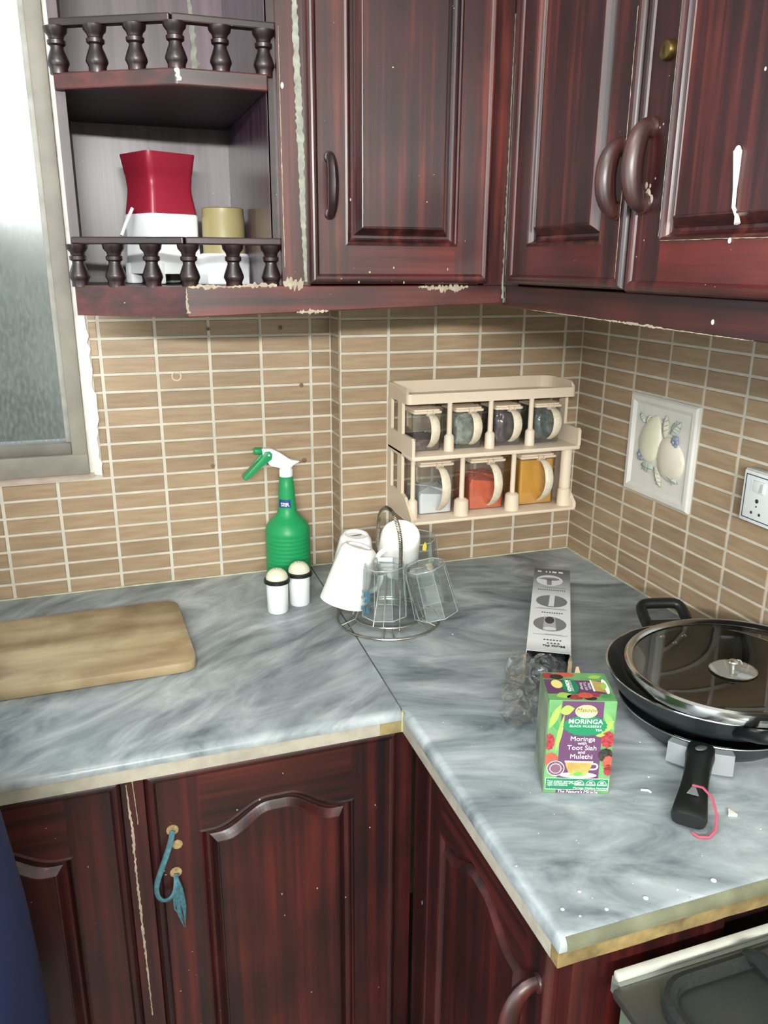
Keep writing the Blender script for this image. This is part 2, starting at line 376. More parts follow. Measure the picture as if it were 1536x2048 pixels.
m = MB(); m.box(-2.12, -1.06, AY+.018, AY+.022, .298, 1.42); part('pane', m, M_pane, win)
# rough plaster band round the frame
def ragged(x0, x1f, zs, y0, y1, amp):
    poly = [(x0, zs[0])]; n = len(zs)
    right = [(x1f+random.uniform(-amp, amp), z) for z in zs]
    return [(x0, z) for z in (zs[-1], zs[0])]+right
zs = [.236+.012*i for i in range(101)]
m = MB(); rp = [(-1.008+random.uniform(-.0025, .0035)+(.007*math.exp(-((z-.36)/.035)**2))+.0035*math.exp(-((z-.25)/.02)**2), z) for z in zs]
m.prism([(-1.031, zs[0]+.005)]+rp+[(-1.031, zs[-1])], AY-.005, AY+.002, 'y'); part('plaster_strip', m, M_plaster, win)
m = MB(); m.prism([(-2.15, .229), (-1.1, .229), (-1.03, .233), (-1.02, .236), (-1.02, .243), (-2.15, .243)], AY-.006, AY+.002, 'y'); part('plaster_strip', m, P('stained_plaster', (176, 160, 146), .9, var=.15, vscale=20, bump=.5), win)

# ---- trees seen dimly through the pane
m = MB(); bm = bmesh.new(); bmesh.ops.create_icosphere(bm, subdivisions=4, radius=1)
from mathutils import noise
for v in bm.verts:
    d = 1+.16*noise.noise(v.co*2.3)+.07*noise.noise(v.co*6); v.co = Vector((v.co.x*3.2*d, v.co.y*1.1*d, v.co.z*3.1*d))
m.bm(bm, True)
for v in range(len(m.v)): x, y, z = m.v[v]; m.v[v] = (x-4.2, y+6.5, z-.15)
m2 = MB(); m2.lathe([(.2, -3.3), (.16, -1)], (-4.2, 6.5, 0), 10)
tr = thing('tree', 'grey-green tree crown seen dimly through the dirty window', 'tree', (-4.2, 6.5, -3.3))
part('crown', m, P('hazy_foliage', (74, 76, 68), .9, var=.35, vscale=3), tr); part('trunk', m2, P('bark', (80, 66, 52), .9), tr)
struct('ground_outside', MB().box(-14, 6, .3, 14, -3.4, -3.3), P('dusty_ground', (120, 112, 98), .9, var=.2, vscale=1))

# ------------------------------------------------------------------ cabinet doors
def loopset(x0, x1, z0, z1, prof, arch=0, arch_from=1, nt=44, y0=0, fieldmat=None):
    """raised-panel door facing -Y: prof = [(inset, depth)] from the edge inwards; arch: rise of the inner top line"""
    def outline(ins, ar):
        a, b, c, d = x0+ins, x1-ins, z0+ins, z1-ins
        pts = [(a, c), (b, c)]
        for i in range(nt+1):
            s = 1-i/nt; x = a+(b-a)*s
            k = abs(2*s-1); w = 1 if k < .12 else (0.5+.5*math.cos(PI*min(1, (k-.12)/.74)) if k < .86 else 0)
            pts.append((x, d-ar*(1-w)))
        return pts
    bm = bmesh.new(); loops = []
    for i, (ins, dep) in enumerate(prof):
        ar = arch if i >= arch_from else 0
        loops.append([bm.verts.new((x, y0-dep, z)) for x, z in outline(ins, ar)])
    n = len(loops[0])
    for A, B in zip(loops, loops[1:]):
        for i in range(n): bm.faces.new((A[i], A[(i+1) % n], B[(i+1) % n], B[i]))
    bm.faces.new(loops[-1]); bm.faces.new(loops[0][::-1])
    bmesh.ops.triangulate(bm, faces=[f for f in bm.faces if len(f.verts) > 4])
    return bm
def door(par, x0, x1, z0, z1, yf, F_, arch=0, mats=(wv, wh, wv), field_z0=None, T=.02, Ftop=None, fielddn=0):
    """door = frame mesh (with horizontal-grain rails) + raised field sub-part"""
    # frame: four members with the moulded inner slope; outer bead
    o = MB()
    prof = [(0, 0), (0, T*.5), (.0008, T*.68), (.0025, T*.86), (.005, T*.97), (.0075, T), (.0105, T*.97), (.0125, T*.9), (.0140, T*.8), (F_-.004, T*.8), (F_-.001, T*.86), (F_+.001, T*.78), (F_+.0022, T*.58), (F_+.004, T*.44), (F_+.0065, T*.35), (F_+.011, T*.33)]
    bm = loopset(x0, x1, z0, z1, prof, arch, 9, y0=yf)
    # drop the centre ngon area: keep (hidden under the field)
    a0, b0 = x0+F_, x1-F_
    k = len(o.f)
    for cx_ in (x0+F_, x1-F_):
        bmesh.ops.bisect_plane(bm, geom=bm.verts[:]+bm.edges[:]+bm.faces[:], plane_co=(cx_, 0, 0), plane_no=(1, 0, 0))
    o.bm(bm, False)
    for i, f in enumerate(o.f):
        c = [sum(o.v[j][q] for j in f)/len(f) for q in range(3)]
        if a0 < c[0] < b0 and (c[2] < z0+F_-.003 or c[2] > z1-F_-arch) : o.m[i] = 1
    d = part('door', o, [mats[0], mats[1]], par)
    f = MB(); g = F_+.010
    bm = loopset(x0+g, x1-g, z0+g, z1-g, [(0, T*.3), (.0006, T*.42), (.003, T*.52), (.006, T*.68), (.010, T*.92), (.0115, T*.94), (.0125, T*.88)], arch, 0, y0=yf)
    f.bm(bm, False); part('panel', f, mats[2], d)
    return d
whand = wood('worn_handle_wood', 'z', (34, 16, 15), (56, 26, 24), (84, 44, 34), rough=.42, coat=.35)
def c_handle(par, x, z, yf, h=.09, depth=.03, r=.0075, mat=None, side=0):
    """turned C-shaped wooden pull standing off the face"""
    pts = []
    for i in range(17):
        a = -PI/2+PI*i/16
        pts.append((x+side*math.cos(a), yf-depth*math.cos(a)**.8 if math.cos(a) > 0 else yf, z+h/2*math.sin(a)))
    rr = [r*(.75+.35*math.sin(PI*i/16)) for i in range(17)]
    m = MB(); m.tube(pts, rr, 10, up=(1, 0, 0), flat=1.25)
    for s in (-1, 1): m.lathe([(r*1.25, 0), (r*1.15, .004), (r*.7, .006)], (x, yf+.0005, z+s*h/2*.97), 10, axis=(0, -1, 0))
    return part('handle', m, mat or wdark, par)
def ribbon(name, par, pts, y, mat, wid=.002, jag=.6, step=.004, label=None):
    """ragged strip of bare wood where the lacquer has chipped; pts (x, z) with width"""
    L_ = []; R_ = []
    for (a, wa_), (b, wb_) in zip(pts, pts[1:]):
        a = Vector(a); b = Vector(b); n = max(2, int((b-a).length/step)); d = (b-a).normalized(); q = Vector((-d.y, d.x))
        for i in range(n):
            t = i/n; w = (wa_+(wb_-wa_)*t)*wid; p = a+(b-a)*t
            L_.append(p+q*w*(1+random.uniform(-jag, jag))); R_.append(p-q*w*(1+random.uniform(-jag, jag)))
    v = [(p.x, y, p.y) for p in L_]+[(p.x, y, p.y) for p in R_]; n = len(L_)
    m = MB(); m.add(v, [(i, i+1, n+i+1, n+i) for i in range(n-1)]); return part(name, m, mat, par, label)
def blob(name, par, x, z, y, rx, rz, mat, t=.0012):
    m = MB(); m.ball((x, y, z), 1, rx, t, rz, 10, 6); return part(name, m, mat, par)

# ---- upper left cabinet with open shelf
TOP = 1.28; YF = -.352
ul = thing('wall_cabinet', 'red-brown wooden wall cabinet with one door, left of the corner', 'cabinet', (-.55, -.15, .56))
m = MB(); m.box(-.741, -.378, -.33, -.003, .572, .588); m.box(-.741, -.726, -.34, -.003, .572, TOP); m.box(-.741, -.378, -.34, -.003, TOP-.015, TOP); m.box(-.741, -.378, -.02, -.003, .588, TOP)
part('carcass', m, wdark, ul)
m = MB(); m.box(-.729, -.688, YF, YF+.02, .5987, TOP); part('stile', m, wv, ul)
m = MB(); m.box(-.411, -.3775, YF, YF+.02, .5987, TOP); part('stile', m, wv, ul)
m = MB(); m.prism([(-.866, .5555), (-.3775, .5708), (-.3775, .5985), (-.866, .5985)], YF, YF+.02, 'y', .0015); part('bottom_rail', m, wh, ul)
d = door(ul, -.6925, -.4105, .601, TOP-.02, YF, .0575)
c_handle(d, -.662, .7335, YF-.016, .076, .022, .0068)
ribbon('worn_edge', ul, [((-.7035, 1.06), 1.2), ((-.7025, .93), 1.6), ((-.699, .8), 2), ((-.6975, .7), 1.5), ((-.695, .6), .8)], YF-.0006, M_chipg, .0024, .3)
ribbon('worn_edge', ul, [((-.7255, .93), .2), ((-.7258, .75), .5), ((-.7255, .62), .3)], YF-.0006, M_chip, .0012)
ribbon('worn_edge', ul, [((-.729, .603), 1), ((-.71, .602), 3), ((-.697, .6), 1.6)], YF-.0008, M_chip, .003, .9, .002)
ribbon('worn_edge', ul, [((-.52, .5965), .3), ((-.49, .594), 1.6), ((-.46, .5945), 2), ((-.435, .597), .3)], YF-.0008, M_chip, .0022, .9, .002)
ribbon('worn_edge', ul, [((-.71, .561), .6), ((-.69, .562), 1.6), ((-.66, .5625), .4)], YF-.0008, M_chip, .0018, .9, .002)
ribbon('worn_edge', ul, [((-.3775, .975), .3), ((-.3775, .8), .8), ((-.3775, .574), 1.2)], YF-.0008, M_chipg, .0014, .8)
blob('paint_spot', ul, -.722, .859, YF, .0022, .004, M_white)
for (x, z) in ((-.62, .604), (-.55, .603), (-.48, .622), (-.43, .607), (-.632, .716)): blob('paint_spot', ul, x, z, YF-.018, .0012, .0022, M_chip)

# ---- open corner shelf (chamfered towards the window)
sh = thing('display_shelf', 'open corner shelf unit with two spindle railings beside the window', 'shelf', (-.86, -.12, .56))
LX, LY, CX = -1.013, -.262, -.862
def plan(x_in=0): return [(LX, AY-.003), (LX, LY), (CX, YF), (-.7415, YF), (-.7415, AY-.003)]
m = MB(); m.prism([(LX, .05), (LX, LY+.008), (CX, YF+.008), (-.7415, YF+.008), (-.7415, .05)], .575, .5955, 'z'); part('shelf_board', m, wshelf, sh)
m = MB(); m.prism([(LX, .05), (LX, LY), (CX, YF), (-.7415, YF), (-.7415, .05)], .852, .869, 'z', .0015); part('shelf_board', m, wshelf, sh)
def slant(z0, z1, th=.018, z0r=None):
    dx, dy = CX-LX, YF-LY; L_ = math.hypot(dx, dy); nx, ny = -dy/L_*-1, dx/L_
    nx, ny = dy/L_, -dx/L_      # outward (towards camera-left)
    v = []
    for (x, y) in ((LX, LY), (CX, YF)):
        for t in (0, th):
            for z in (z0, z1): v.append((x-nx*t, y-ny*t, z if not (z0r and (x, z) == (CX, z0)) else z0r))
    return MB().add(v, [(0, 1, 5, 4), (2, 6, 7, 3), (0, 4, 6, 2), (1, 3, 7, 5), (0, 2, 3, 1), (4, 5, 7, 6)])
part('front_lip', slant(.5555, .5975), wh, sh)
m = MB(); m.prism([(LX, LY-.002), (CX, YF-.002), (-.7415, YF-.002), (-.7415, YF+.006), (CX, YF+.006), (LX, LY+.008)], .850, .871, 'z', .002); part('front_lip', m, wh, sh)
m = MB(); m.box(LX, LX+.013, LY+.005, AY-.003, .575, TOP); part('side_panel', m, wside, sh)
m = MB(); m.box(LX+.013, -.7415, .02, AY-.004, .5955, TOP); part('back_panel', m, wback, sh)
m = MB(); m.box(-.7415, -.739, -.34, .02, .5955, TOP); part('side_panel', m, wback, sh)
m = MB(); m.box(LX, -.7415, LY+.02, .05, TOP-.015, TOP); part('shelf_board', m, wdark, sh)
def spindle_row(z0, z1, xs_right, n_left):
    zr = z1
    pts = [(LX+.004, LY+.004), (CX, YF+.012), (-.728, YF+.012)]
    m = MB()
    for (a, b) in zip(pts, pts[1:]):
        a = Vector(a); b = Vector(b); d_ = (b-a).normalized(); q = Vector((-d_.y, d_.x))*.0075
        poly = [a-q, b-q, b+q, a+q]; m.prism([tuple(p) for p in poly], zr-.010, zr, 'z', .002)
    rail = part('railing', m, wdark, sh)
    pos = [(x, YF+.012, 0) for x in xs_right]
    for i in range(n_left):
        t = 1-(i+1)/(n_left+.08); pos.append((LX+.004+(CX-LX)*t, LY+.004+(YF-LY+.008)*t, 1))
    H = zr-.010-z0
    prof = [(.0115, 0), (.0115, .13), (.0125, .17), (.0145, .24), (.014, .30), (.0115, .42), (.0085, .55), (.0085, .60), (.0115, .64), (.0118, .72), (.0095, .75), (.0105, .82), (.0145, .90), (.0155, 1)]
    bm_ = MB(); bm_.lathe([(r, h*H) for r, h in prof], (0, 0, 0), 12); me = bm_.mesh('spindle', wdark)
    for (x, y, k) in pos:
        o = bpy.data.objects.new('spindle', me); COL.objects.link(o); o.parent = sh; o.location = Vector((x, y, z0))-Vector(OFF[sh.name])
spindle_row(.5955, .6635, (-.8585, -.797, -.7435), 3)
spindle_row(.869, .935, (-.8585, -.801, -.7435), 3)
ribbon('worn_edge', sh, [((-.8625, .597), .3), ((-.84, .598), 1.2), ((-.81, .597), .5), ((-.77, .599), 1.2), ((-.735, .598), 1)], YF-.0012, M_chip, .0022, .95, .003)
ribbon('worn_edge', sh, [((-.866, .596), .3), ((-.8655, .575), 1), ((-.864, .558), 1.8)], YF-.0012, M_chip, .0013, .9, .003)
ribbon('worn_edge', sh, [((-.8605, .870), 1.6), ((-.858, .852), 1.0)], YF-.003, P('pale_chip', (170, 165, 165), .7), .0025, .6, .003)
ribbon('worn_edge', sh, [((-.795, 1.05), 1), ((-.79, .93), 2.2), ((-.784, .875), .4)], .0185, M_chipg, .003, .6, .006)

# ---- upper right cabinet (its frame turned so that local x runs towards the camera)
ur = thing('wall_cabinet', 'red-brown wooden wall cabinet with two doors and paint drips on the right wall', 'cabinet', (.65, -.18, .56), -PI/2)
XF = -.377
m = MB(); m.box(.02, 1.3, -.36, -.003, .575, .59); m.box(.02, 1.3, -.02, -.003, .59, TOP); m.box(.02, 1.3, -.36, -.003, TOP-.015, TOP); m.box(1.285, 1.3, -.36, -.003, .575, TOP)
part('carcass', m, wdark, ur)
m = MB(); m.box(.3535, .402, XF, XF+.02, .5987, TOP); part('stile', m, wv, ur)
m = MB(); m.box(.98, 1.3, XF, XF+.02, .5987, TOP); part('stile', m, wv, ur)
m = MB(); m.prism([(.3535, .5665), (1.3, .553), (1.3, .5985), (.3535, .5985)], XF, XF+.02, 'y', .0015); part('bottom_rail', m, wlh, ur)
d1 = door(ur, .3985, .6935, .6015, TOP-.02, XF, .0565)
d2 = door(ur, .6975, .9925, .599, TOP-.02, XF, .0595)
c_handle(d1, .672, .726, XF-.016, .072, .021, .0094, whand)
c_handle(d2, .7225, .735, XF-.016, .081, .021, .0094, whand)
m = MB(); m.lathe([(.0105, 0), (.0105, .004), (.009, .008), (.006, .009)], (.742, XF-.0155, .845), 20, axis=(0, -1, 0)); lk = part('lock', m, M_brass, d2)
m = MB(); m.box(.7413, .7427, XF-.0250, XF-.0243, .841, .849); part('keyhole', m, P('keyhole_black', (10, 10, 8), .6), ur)
ZD = XF-.0195
m = MB(); m.ball((.8644, ZD, .7335), .0043, 1, .5, 1.3); m.tube([(.8645, ZD, .7345), (.8655, ZD, .722), (.867, ZD, .70), (.868, ZD, .683)], [.0042, .0034, .0019, .0017], 8); m.tube([(.868, ZD-.0, .684), (.8705, ZD+.003, .676), (.8735, ZD+.002, .669)], [.0017, .002, .003], 8)
part('paint_drip', m, M_white, d2)
for (a, z, r) in ((.8655, .6535, .0022), (.8845, .80, .0016), (.9, .886, .0022), (.836, .5735, .0022)):
    blob('paint_spot', d2 if z > .6 else ur, a, z, XF-(.017 if z > .6 else .0), r, r*1.3, M_white)
for (a, z, r) in ((.728, .77, .0022), (.7365, .772, .001), (.742, .7745, .001), (.722, .715, .003), (.729, .714, .002), (.7265, .705, .0055), (.733, .7, .004), (.737, .721, .001)):
    blob('worn_spot', d2, a, z, XF-.0158, r, r*1.3, M_chip, .0006)
ribbon('worn_edge', ur, [((.3985, .9), .3), ((.3985, .75), .5), ((.3988, .61), .6)], XF-.0205, M_chipg, .0012, .8)
for xx in (.6955,): ribbon('worn_edge', ur, [((xx-.012, .9), .5), ((xx-.0125, .75), .8), ((xx-.012, .61), .6)], XF-.0206, M_chip, .0009, .8)
ribbon('worn_edge', ur, [((.45, .5655), .2), ((.62, .5635), .5), ((.73, .5620), 1.2), ((.76, .5612), .4), ((.9, .5595), .3)], XF-.0006, M_chip, .0012, .9, .003)
ribbon('worn_edge', ur, [((.7535, .66), .8), ((.754, .8), .8), ((.754, .95), .6)], XF-.0165, M_chip, .0007, .7)
ribbon('worn_edge', ur, [((.756, .656), .6), ((.85, .656), .8), ((.935, .655), .6)], XF-.0166, M_chip, .0006, .7)
ribbon('worn_edge', ur, [((.357, .596), 1.4), ((.358, .569), 1.6)], XF-.0008, M_chipg, .0014, .9, .003)
ribbon('worn_edge', ur, [((.3635, .596), .7), ((.364, .569), .8)], XF-.0008, M_chipg, .0010, .9, .003)

# ------------------------------------------------------------------ worktops
def slab(name, poly, fronts, mat, stripm, label, base):
    """poly in plan; marble with rounded nose over a raw strip"""
    t = thing(name, label, 'worktop', base)
    m = MB(); bm = bmesh.new(); vs = [bm.verts.new((x, y, -.0145)) for x, y in poly]; f = bm.faces.new(vs)
    r = bmesh.ops.extrude_face_region(bm, geom=[f]); tv = [g for g in r['geom'] if isinstance(g, bmesh.types.BMVert)]
    bmesh.ops.translate(bm, vec=(0, 0, .0145), verts=tv)
    ed = [e for e in bm.edges if all(v.co.z > -.001 for v in e.verts) and tuple(sorted(tuple(round(q, 4) for q in v.co[:2]) for v in e.verts)) in fronts]
    bmesh.ops.recalc_face_normals(bm, faces=bm.faces[:])
    bmesh.ops.bevel(bm, geom=ed, offset=.0125, segments=5, affect='EDGES', profile=.5)
    m.bm(bm, True); part('marble_slab', m, mat, t)
    return t
def key(a, b): return tuple(sorted((tuple(round(q, 4) for q in a), tuple(round(q, 4) for q in b))))
pL = [(-2.5, AY), (-2.5, -.560), (-.6135, -.560), (-.6065, -.30), (-.6, .066)]
tl = slab('worktop', pL, {key(pL[1], pL[2])}, M_marL, M_strip, 'grey marble worktop slab under the window with the chopping board on it', (-1.2, -.25, -.035))
m = MB(); m.box(-2.5, -.6135, -.559, -.52, -.0345, -.0148); part('edge_strip', m, M_strip, tl)
m = MB(); m.box(-2.45, -.64, -.52, .06, -.0345, -.0148); part('underlay', m, M_strip, tl)
m = MB(); m.box(-.648, -.6138, -.5597, -.5588, -.0342, -.0146); part('water_stain', m, P('stained_edge', (140, 124, 86), .8, var=.3, vscale=50), tl)
pR = [(-.598, AY), (-.6045, -.30), (-.6120, -.555), (-.6135, -.565), (-.6135, -1.006), (-.002, -1.006), (-.002, -.0005), (-.5455, -.0005), (-.5455, AY)]
trr = slab('worktop', pR, {key(pR[3], pR[4]), key(pR[4], pR[5]), key(pR[2], pR[3])}, M_marR, M_strip, 'grey marble worktop slab of the right wall with the pans and tea box on it', (-.3, -.5, -.035))
m = MB(); m.box(-.6128, -.575, -.9898, -.562, -.0345, -.0148); part('edge_strip', m, M_strip, trr)
m = MB(); m.box(-.575, -.01, -.99, -.01, -.0345, -.0148); part('underlay', m, M_strip, trr)
def fr(x): return -1.005+.0012*math.sin(x*70)
m = MB(); xs = [-.6128+.0205*i for i in range(30)]
poly = [(x, -.0345+.0015*noise.noise(Vector((x*60, 0, 0)))) for x in xs]+[(x, -.0150) for x in reversed(xs)]
m.prism(poly, -1.0045, -.99, 'y', .0008); part('edge_strip', m, M_stripf, trr, 'yellow-brown stained front edge strip')
m = MB(); ny_, nz_ = -1.006+.0125, -.0125; arcp = [(ny_-.0131*math.cos(a*PI/16), nz_+.0131*math.sin(a*PI/16)) for a in range(0, 6)]
m.prism([(-1.0066, -.0150)]+arcp+[(ny_, nz_+.004), (ny_, -.0150)], -.604, -.006, 'x'); part('grime_band', m, P('olive_grime', (104, 106, 84), .75, var=.3, vscale=22, bump=.3), trr, 'olive stained front nosing')
m = MB(); m.prism([(-.6045-.0004, -.30), (-.612-.0004, -.555), (-.612+.0004, -.555), (-.6045+.0004, -.30), (-.598+.0005, .06), (-.5988, .06)], -.003, .0003, 'z'); part('joint', m, P('dark_joint', (106, 110, 108), .8, var=.4, vscale=30), trr)
m = MB(); m.box(-.6150, -.6120, -.5606, -.556, -.034, -.001); part('joint_filler', m, P('pale_joint', (170, 172, 130), .8), trr)
# sealant line along the foot of the tiles
m = MB(); gm = P('yellowed_sealant', (190, 188, 160), .7, var=.2, vscale=60)
m.box(-1.6, -.5455, AY-.0035, AY, 0, .0022); part('sealant', m, gm, tl)
m = MB(); m.box(-.549, -.5455, -.0035, AY, 0, .0022); m.box(-.549, 0, -.0038, 0, 0, .0022); m.box(-.0038, 0, -1.0, 0, 0, .0024); part('sealant', m, gm, trr)

# ------------------------------------------------------------------ base cabinets
BL = thing('base_cabinet', 'dark red wooden base cabinet with arched doors under the window worktop', 'cabinet', (-1.2, -.25, FZ))
YB = -.533
m = MB(); m.box(-2.4, -.60, -.513, .05, FZ+.02, -.037); part('carcass', m, wdark, BL)
m = MB(); m.box(-1.0135, -.984, YB-.008, -.513, FZ+.05, -.0365); part('stile', m, wlv, BL)
m = MB(); m.box(-.6155, -.588, YB-.004, -.513, FZ+.05, -.0365); part('stile', m, wlv, BL)
m = MB(); m.box(-2.4, -.984, YB, -.513, FZ+.02, FZ+.09); m.box(-.984, -.60, YB, -.513, FZ+.02, FZ+.09); part('plinth', m, wdark, BL)
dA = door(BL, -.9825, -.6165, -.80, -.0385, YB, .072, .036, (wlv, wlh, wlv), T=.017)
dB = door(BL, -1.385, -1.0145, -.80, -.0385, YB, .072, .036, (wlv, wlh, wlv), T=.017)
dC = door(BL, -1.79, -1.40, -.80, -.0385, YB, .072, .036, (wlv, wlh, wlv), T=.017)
ribbon('worn_edge', BL, [((-1.0065, -.05), .5), ((-1.004, -.12), 1.6), ((-1.0045, -.2), 1.2), ((-1.003, -.33), 1.3), ((-1.002, -.46), .6)], YB-.0088, M_chip, .0011, .7)
ribbon('worn_edge', BL, [((-.998, -.04), .8), ((-.9955, -.12), .8)], YB-.0088, M_chip, .0006, .8)
Mscar = P('bare_wood_scar', (146, 124, 88), .8, var=.4, vscale=200)
for x, z, r in ((-.951, -.1325, .0085), (-.951, -.2045, .0085), (-.946, -.158, .0075)):
    m = MB(); m.lathe([(r, 0), (r, .0008), (.003, .001)], (x, YB-.0135, z), 12, axis=(0, -1, 0)); part('handle_scar', m, Mscar, dA)
for (x, z) in ((-.80, -.285), (-.745, -.29), (-.70, -.32), (-.86, -.12), (-.66, -.2)): blob('paint_spot', dA, x, z, YB-.0155, .0012, .0014, M_chip, .0005)
# string pull
st = thing('string_pull', 'teal cloth string with a frayed end tied through the handle holes', 'string', (-.951, -.56, -.2045))
Mt = P('teal_cloth', (66, 106, 116), .9, var=.3, vscale=150)
ys = YB-.022
pth = bez((-.951, ys+.006, -.1325), (-.957, ys-.01, -.15), (-.97, ys-.004, -.18), (-.978, ys-.004, -.205), 8)+bez((-.978, ys-.004, -.205), (-.984, ys-.004, -.232), (-.972, ys-.004, -.243), (-.962, ys-.004, -.236), 8)[1:]+bez((-.962, ys-.004, -.236), (-.954, ys-.006, -.23), (-.952, ys-.008, -.215), (-.951, ys+.004, -.2045), 6)[1:]
m = MB(); m.tube(pth, .0026, 8, flat=1.6); part('cord', m, Mt, st)
m = MB()
for i in range(13):
    a = random.uniform(-.008, .008); L_ = random.uniform(.04, .092)
    m.tube([(-.951, ys, -.2045), (-.951+a*.8, ys-.006, -.2045-L_*.4), (-.950+a, ys-.004, -.2045-L_*.75), (-.9465+a*.4, ys-.003, -.2045-L_)], [.0018, .0018, .0012, .0004], 5)
part('tassel', m, Mt, st)

BR = thing('base_cabinet', 'dark red wooden base cabinet with one arched door under the right worktop', 'cabinet', (.78, -.3, FZ), -PI/2)
XB = -.588
m = MB(); m.box(.58, .985, -.57, -.02, FZ+.02, -.037); part('carcass', m, wdark, BR)
m = MB(); m.box(.553, .628, XB, XB+.018, FZ+.05, -.0365); part('stile', m, wlv, BR)
m = MB(); m.box(.975, .997, XB-.002, XB+.03, FZ+.05, -.0365); part('stile', m, wlv, BR)
m = MB(); m.box(.628, .975, XB, XB+.018, FZ+.02, FZ+.09); part('plinth', m, wdark, BR)
m = MB(); m.box(.985, .9955, -.557, -.40, FZ+.02, -.0365); part('side_panel', m, wlv, BR)
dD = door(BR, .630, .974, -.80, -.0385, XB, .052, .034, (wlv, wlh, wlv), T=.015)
c_handle(dD, .955, -.155, XB-.013, .10, .034, .009, wlv)
ribbon('worn_edge', BR, [((.6075, -.06), 1.1), ((.6105, -.10), 1.2), ((.612, -.135), .3)], XB-.0008, P('putty', (176, 170, 168), .7), .0016, .5)
ribbon('worn_edge', BR, [((.6115, -.28), .3), ((.6115, -.42), .5), ((.6115, -.47), 2.2), ((.611, -.56), 3)], XB-.0008, M_chipg, .0012, .6)
blob('paint_spot', BR, .592, -.325, XB, .0018, .004, M_chip, .0006)

# ------------------------------------------------------------------ cooking range
st2 = thing('cooking_range', 'grey metal cooking range with black pan support, in front of the right worktop', 'stove', (-.28, -1.33, FZ))
Mst = P('dark_steel_top', (92, 94, 90), .32, metal=.7, var=.15, vscale=9); Mgr = P('green_grey_enamel', (96, 108, 92), .4)
m = MB(); m.rbox(-.562, .0-.004, -1.62, -1.026, -.066, -.055, .003); part('hob_top', m, Mst, st2)
m = MB(); m.rbox(-.5525, -.005, -1.022, -1.013, -.056, -.0475, .002); part('back_trim', m, P('pale_trim', (176, 176, 166), .5, var=.1, vscale=40), st2)
m = MB(); m.box(-.5525, -.005, -1.026, -1.012, -.075, -.056); part('back_panel', m, P('grey_enamel', (120, 124, 116), .4), st2)
m = MB(); m.box(-.552, -.006, -1.61, -1.03, FZ+.04, -.066); part('body', m, Mgr, st2)
m = MB(); m.box(-.5535, -.552, -1.60, -1.05, FZ+.1, -.085); part('side_panel', m, P('olive_panel', (110, 112, 70), .5, var=.2, vscale=20), st2)
for sx in (-.53, -.03):
    for sy in (-1.58, -1.06):
        m = MB(); m.lathe([(.018, FZ), (.02, FZ+.04)], (sx, sy, 0), 10); part('foot', m, M_blackp, st2)
def rrect(x0, x1, y0, y1, r, n=6):
    p = []
    for (cx, cy, a) in ((x1-r, y1-r, 0), (x0+r, y1-r, PI/2), (x0+r, y0+r, PI), (x1-r, y0+r, 1.5*PI)):
        p += [(cx+r*math.cos(a+PI/2*i/n), cy+r*math.sin(a+PI/2*i/n)) for i in range(n+1)]
    return p
m = MB(); m.tube([(x, y, -.046) for x, y in rrect(-.53, -.30, -1.30, -1.048, .035)], .0085, 8, closed=True)
for (x, y, dx, dy) in ((-.415, -1.05, 0, -1), (-.415, -1.30, 0, 1), (-.53, -1.175, 1, 0), (-.30, -1.175, -1, 0)):
    m.tube([(x-dx*.004, y-dy*.004, -.044), (x+dx*.01, y+dy*.01, -.034), (x+dx*.06, y+dy*.06, -.036)], [.009, .009, .006], 8)
part('pan_support', m, P('black_iron', (30, 34, 34), .5, bump=.4), st2)
m = MB(); m.lathe([(.045, -.055), (.045, -.046), (.036, -.042), (.036, -.038), (.02, -.036)], (-.415, -1.175, 0), 24); part('burner', m, M_rivet, st2)
m = MB(); m.tube([(x, y, -.046) for x, y in rrect(-.27, -.03, -1.30, -1.048, .035)], .0085, 8, closed=True); part('pan_support', m, P('black_iron_b', (30, 34, 34), .5, bump=.4), st2)
m = MB(); m.lathe([(.045, -.055), (.045, -.046), (.036, -.042), (.036, -.038), (.02, -.036)], (-.15, -1.175, 0), 24); part('burner', m, M_rivet, st2)

# ------------------------------------------------------------------ chopping board
def board_wood():
    m, t, b = newmat('worn_board'); N = t.nodes; L = t.links
    tc = N.new('ShaderNodeTexCoord'); mp = N.new('ShaderNodeMapping'); L.new(tc.outputs['Object'], mp.inputs[0]); mp.inputs['Scale'].default_value = (4, 15, 10)
    n = N.new('ShaderNodeTexNoise'); n.inputs['Scale'].default_value = 1; n.inputs['Detail'].default_value = 7; L.new(mp.outputs[0], n.inputs[0])
    r = N.new('ShaderNodeValToRGB'); e = r.color_ramp.elements; e[0].position = .3; e[0].color = lin((120, 94, 66)); e[1].position = .66; e[1].color = lin((180, 162, 128)); L.new(n.outputs[0], r.inputs[0])
    n2 = N.new('ShaderNodeTexNoise'); n2.inputs['Scale'].default_value = 14; n2.inputs['Detail'].default_value = 4; L.new(tc.outputs['Object'], n2.inputs[0])
    r2 = N.new('ShaderNodeValToRGB'); r2.color_ramp.elements[0].position = .3; r2.color_ramp.elements[0].color = (.56, .45, .36, 1); r2.color_ramp.elements[1].position = .56; L.new(n2.outputs[0], r2.inputs[0])
    mx = N.new('ShaderNodeMix'); mx.data_type = 'RGBA'; mx.blend_type = 'MULTIPLY'; mx.inputs[0].default_value = .8; L.new(r.outputs[0], mx.inputs[6]); L.new(r2.outputs[0], mx.inputs[7])
    L.new(mx.outputs[2], b.inputs['Base Color']); b.inputs['Roughness'].default_value = .6; return m
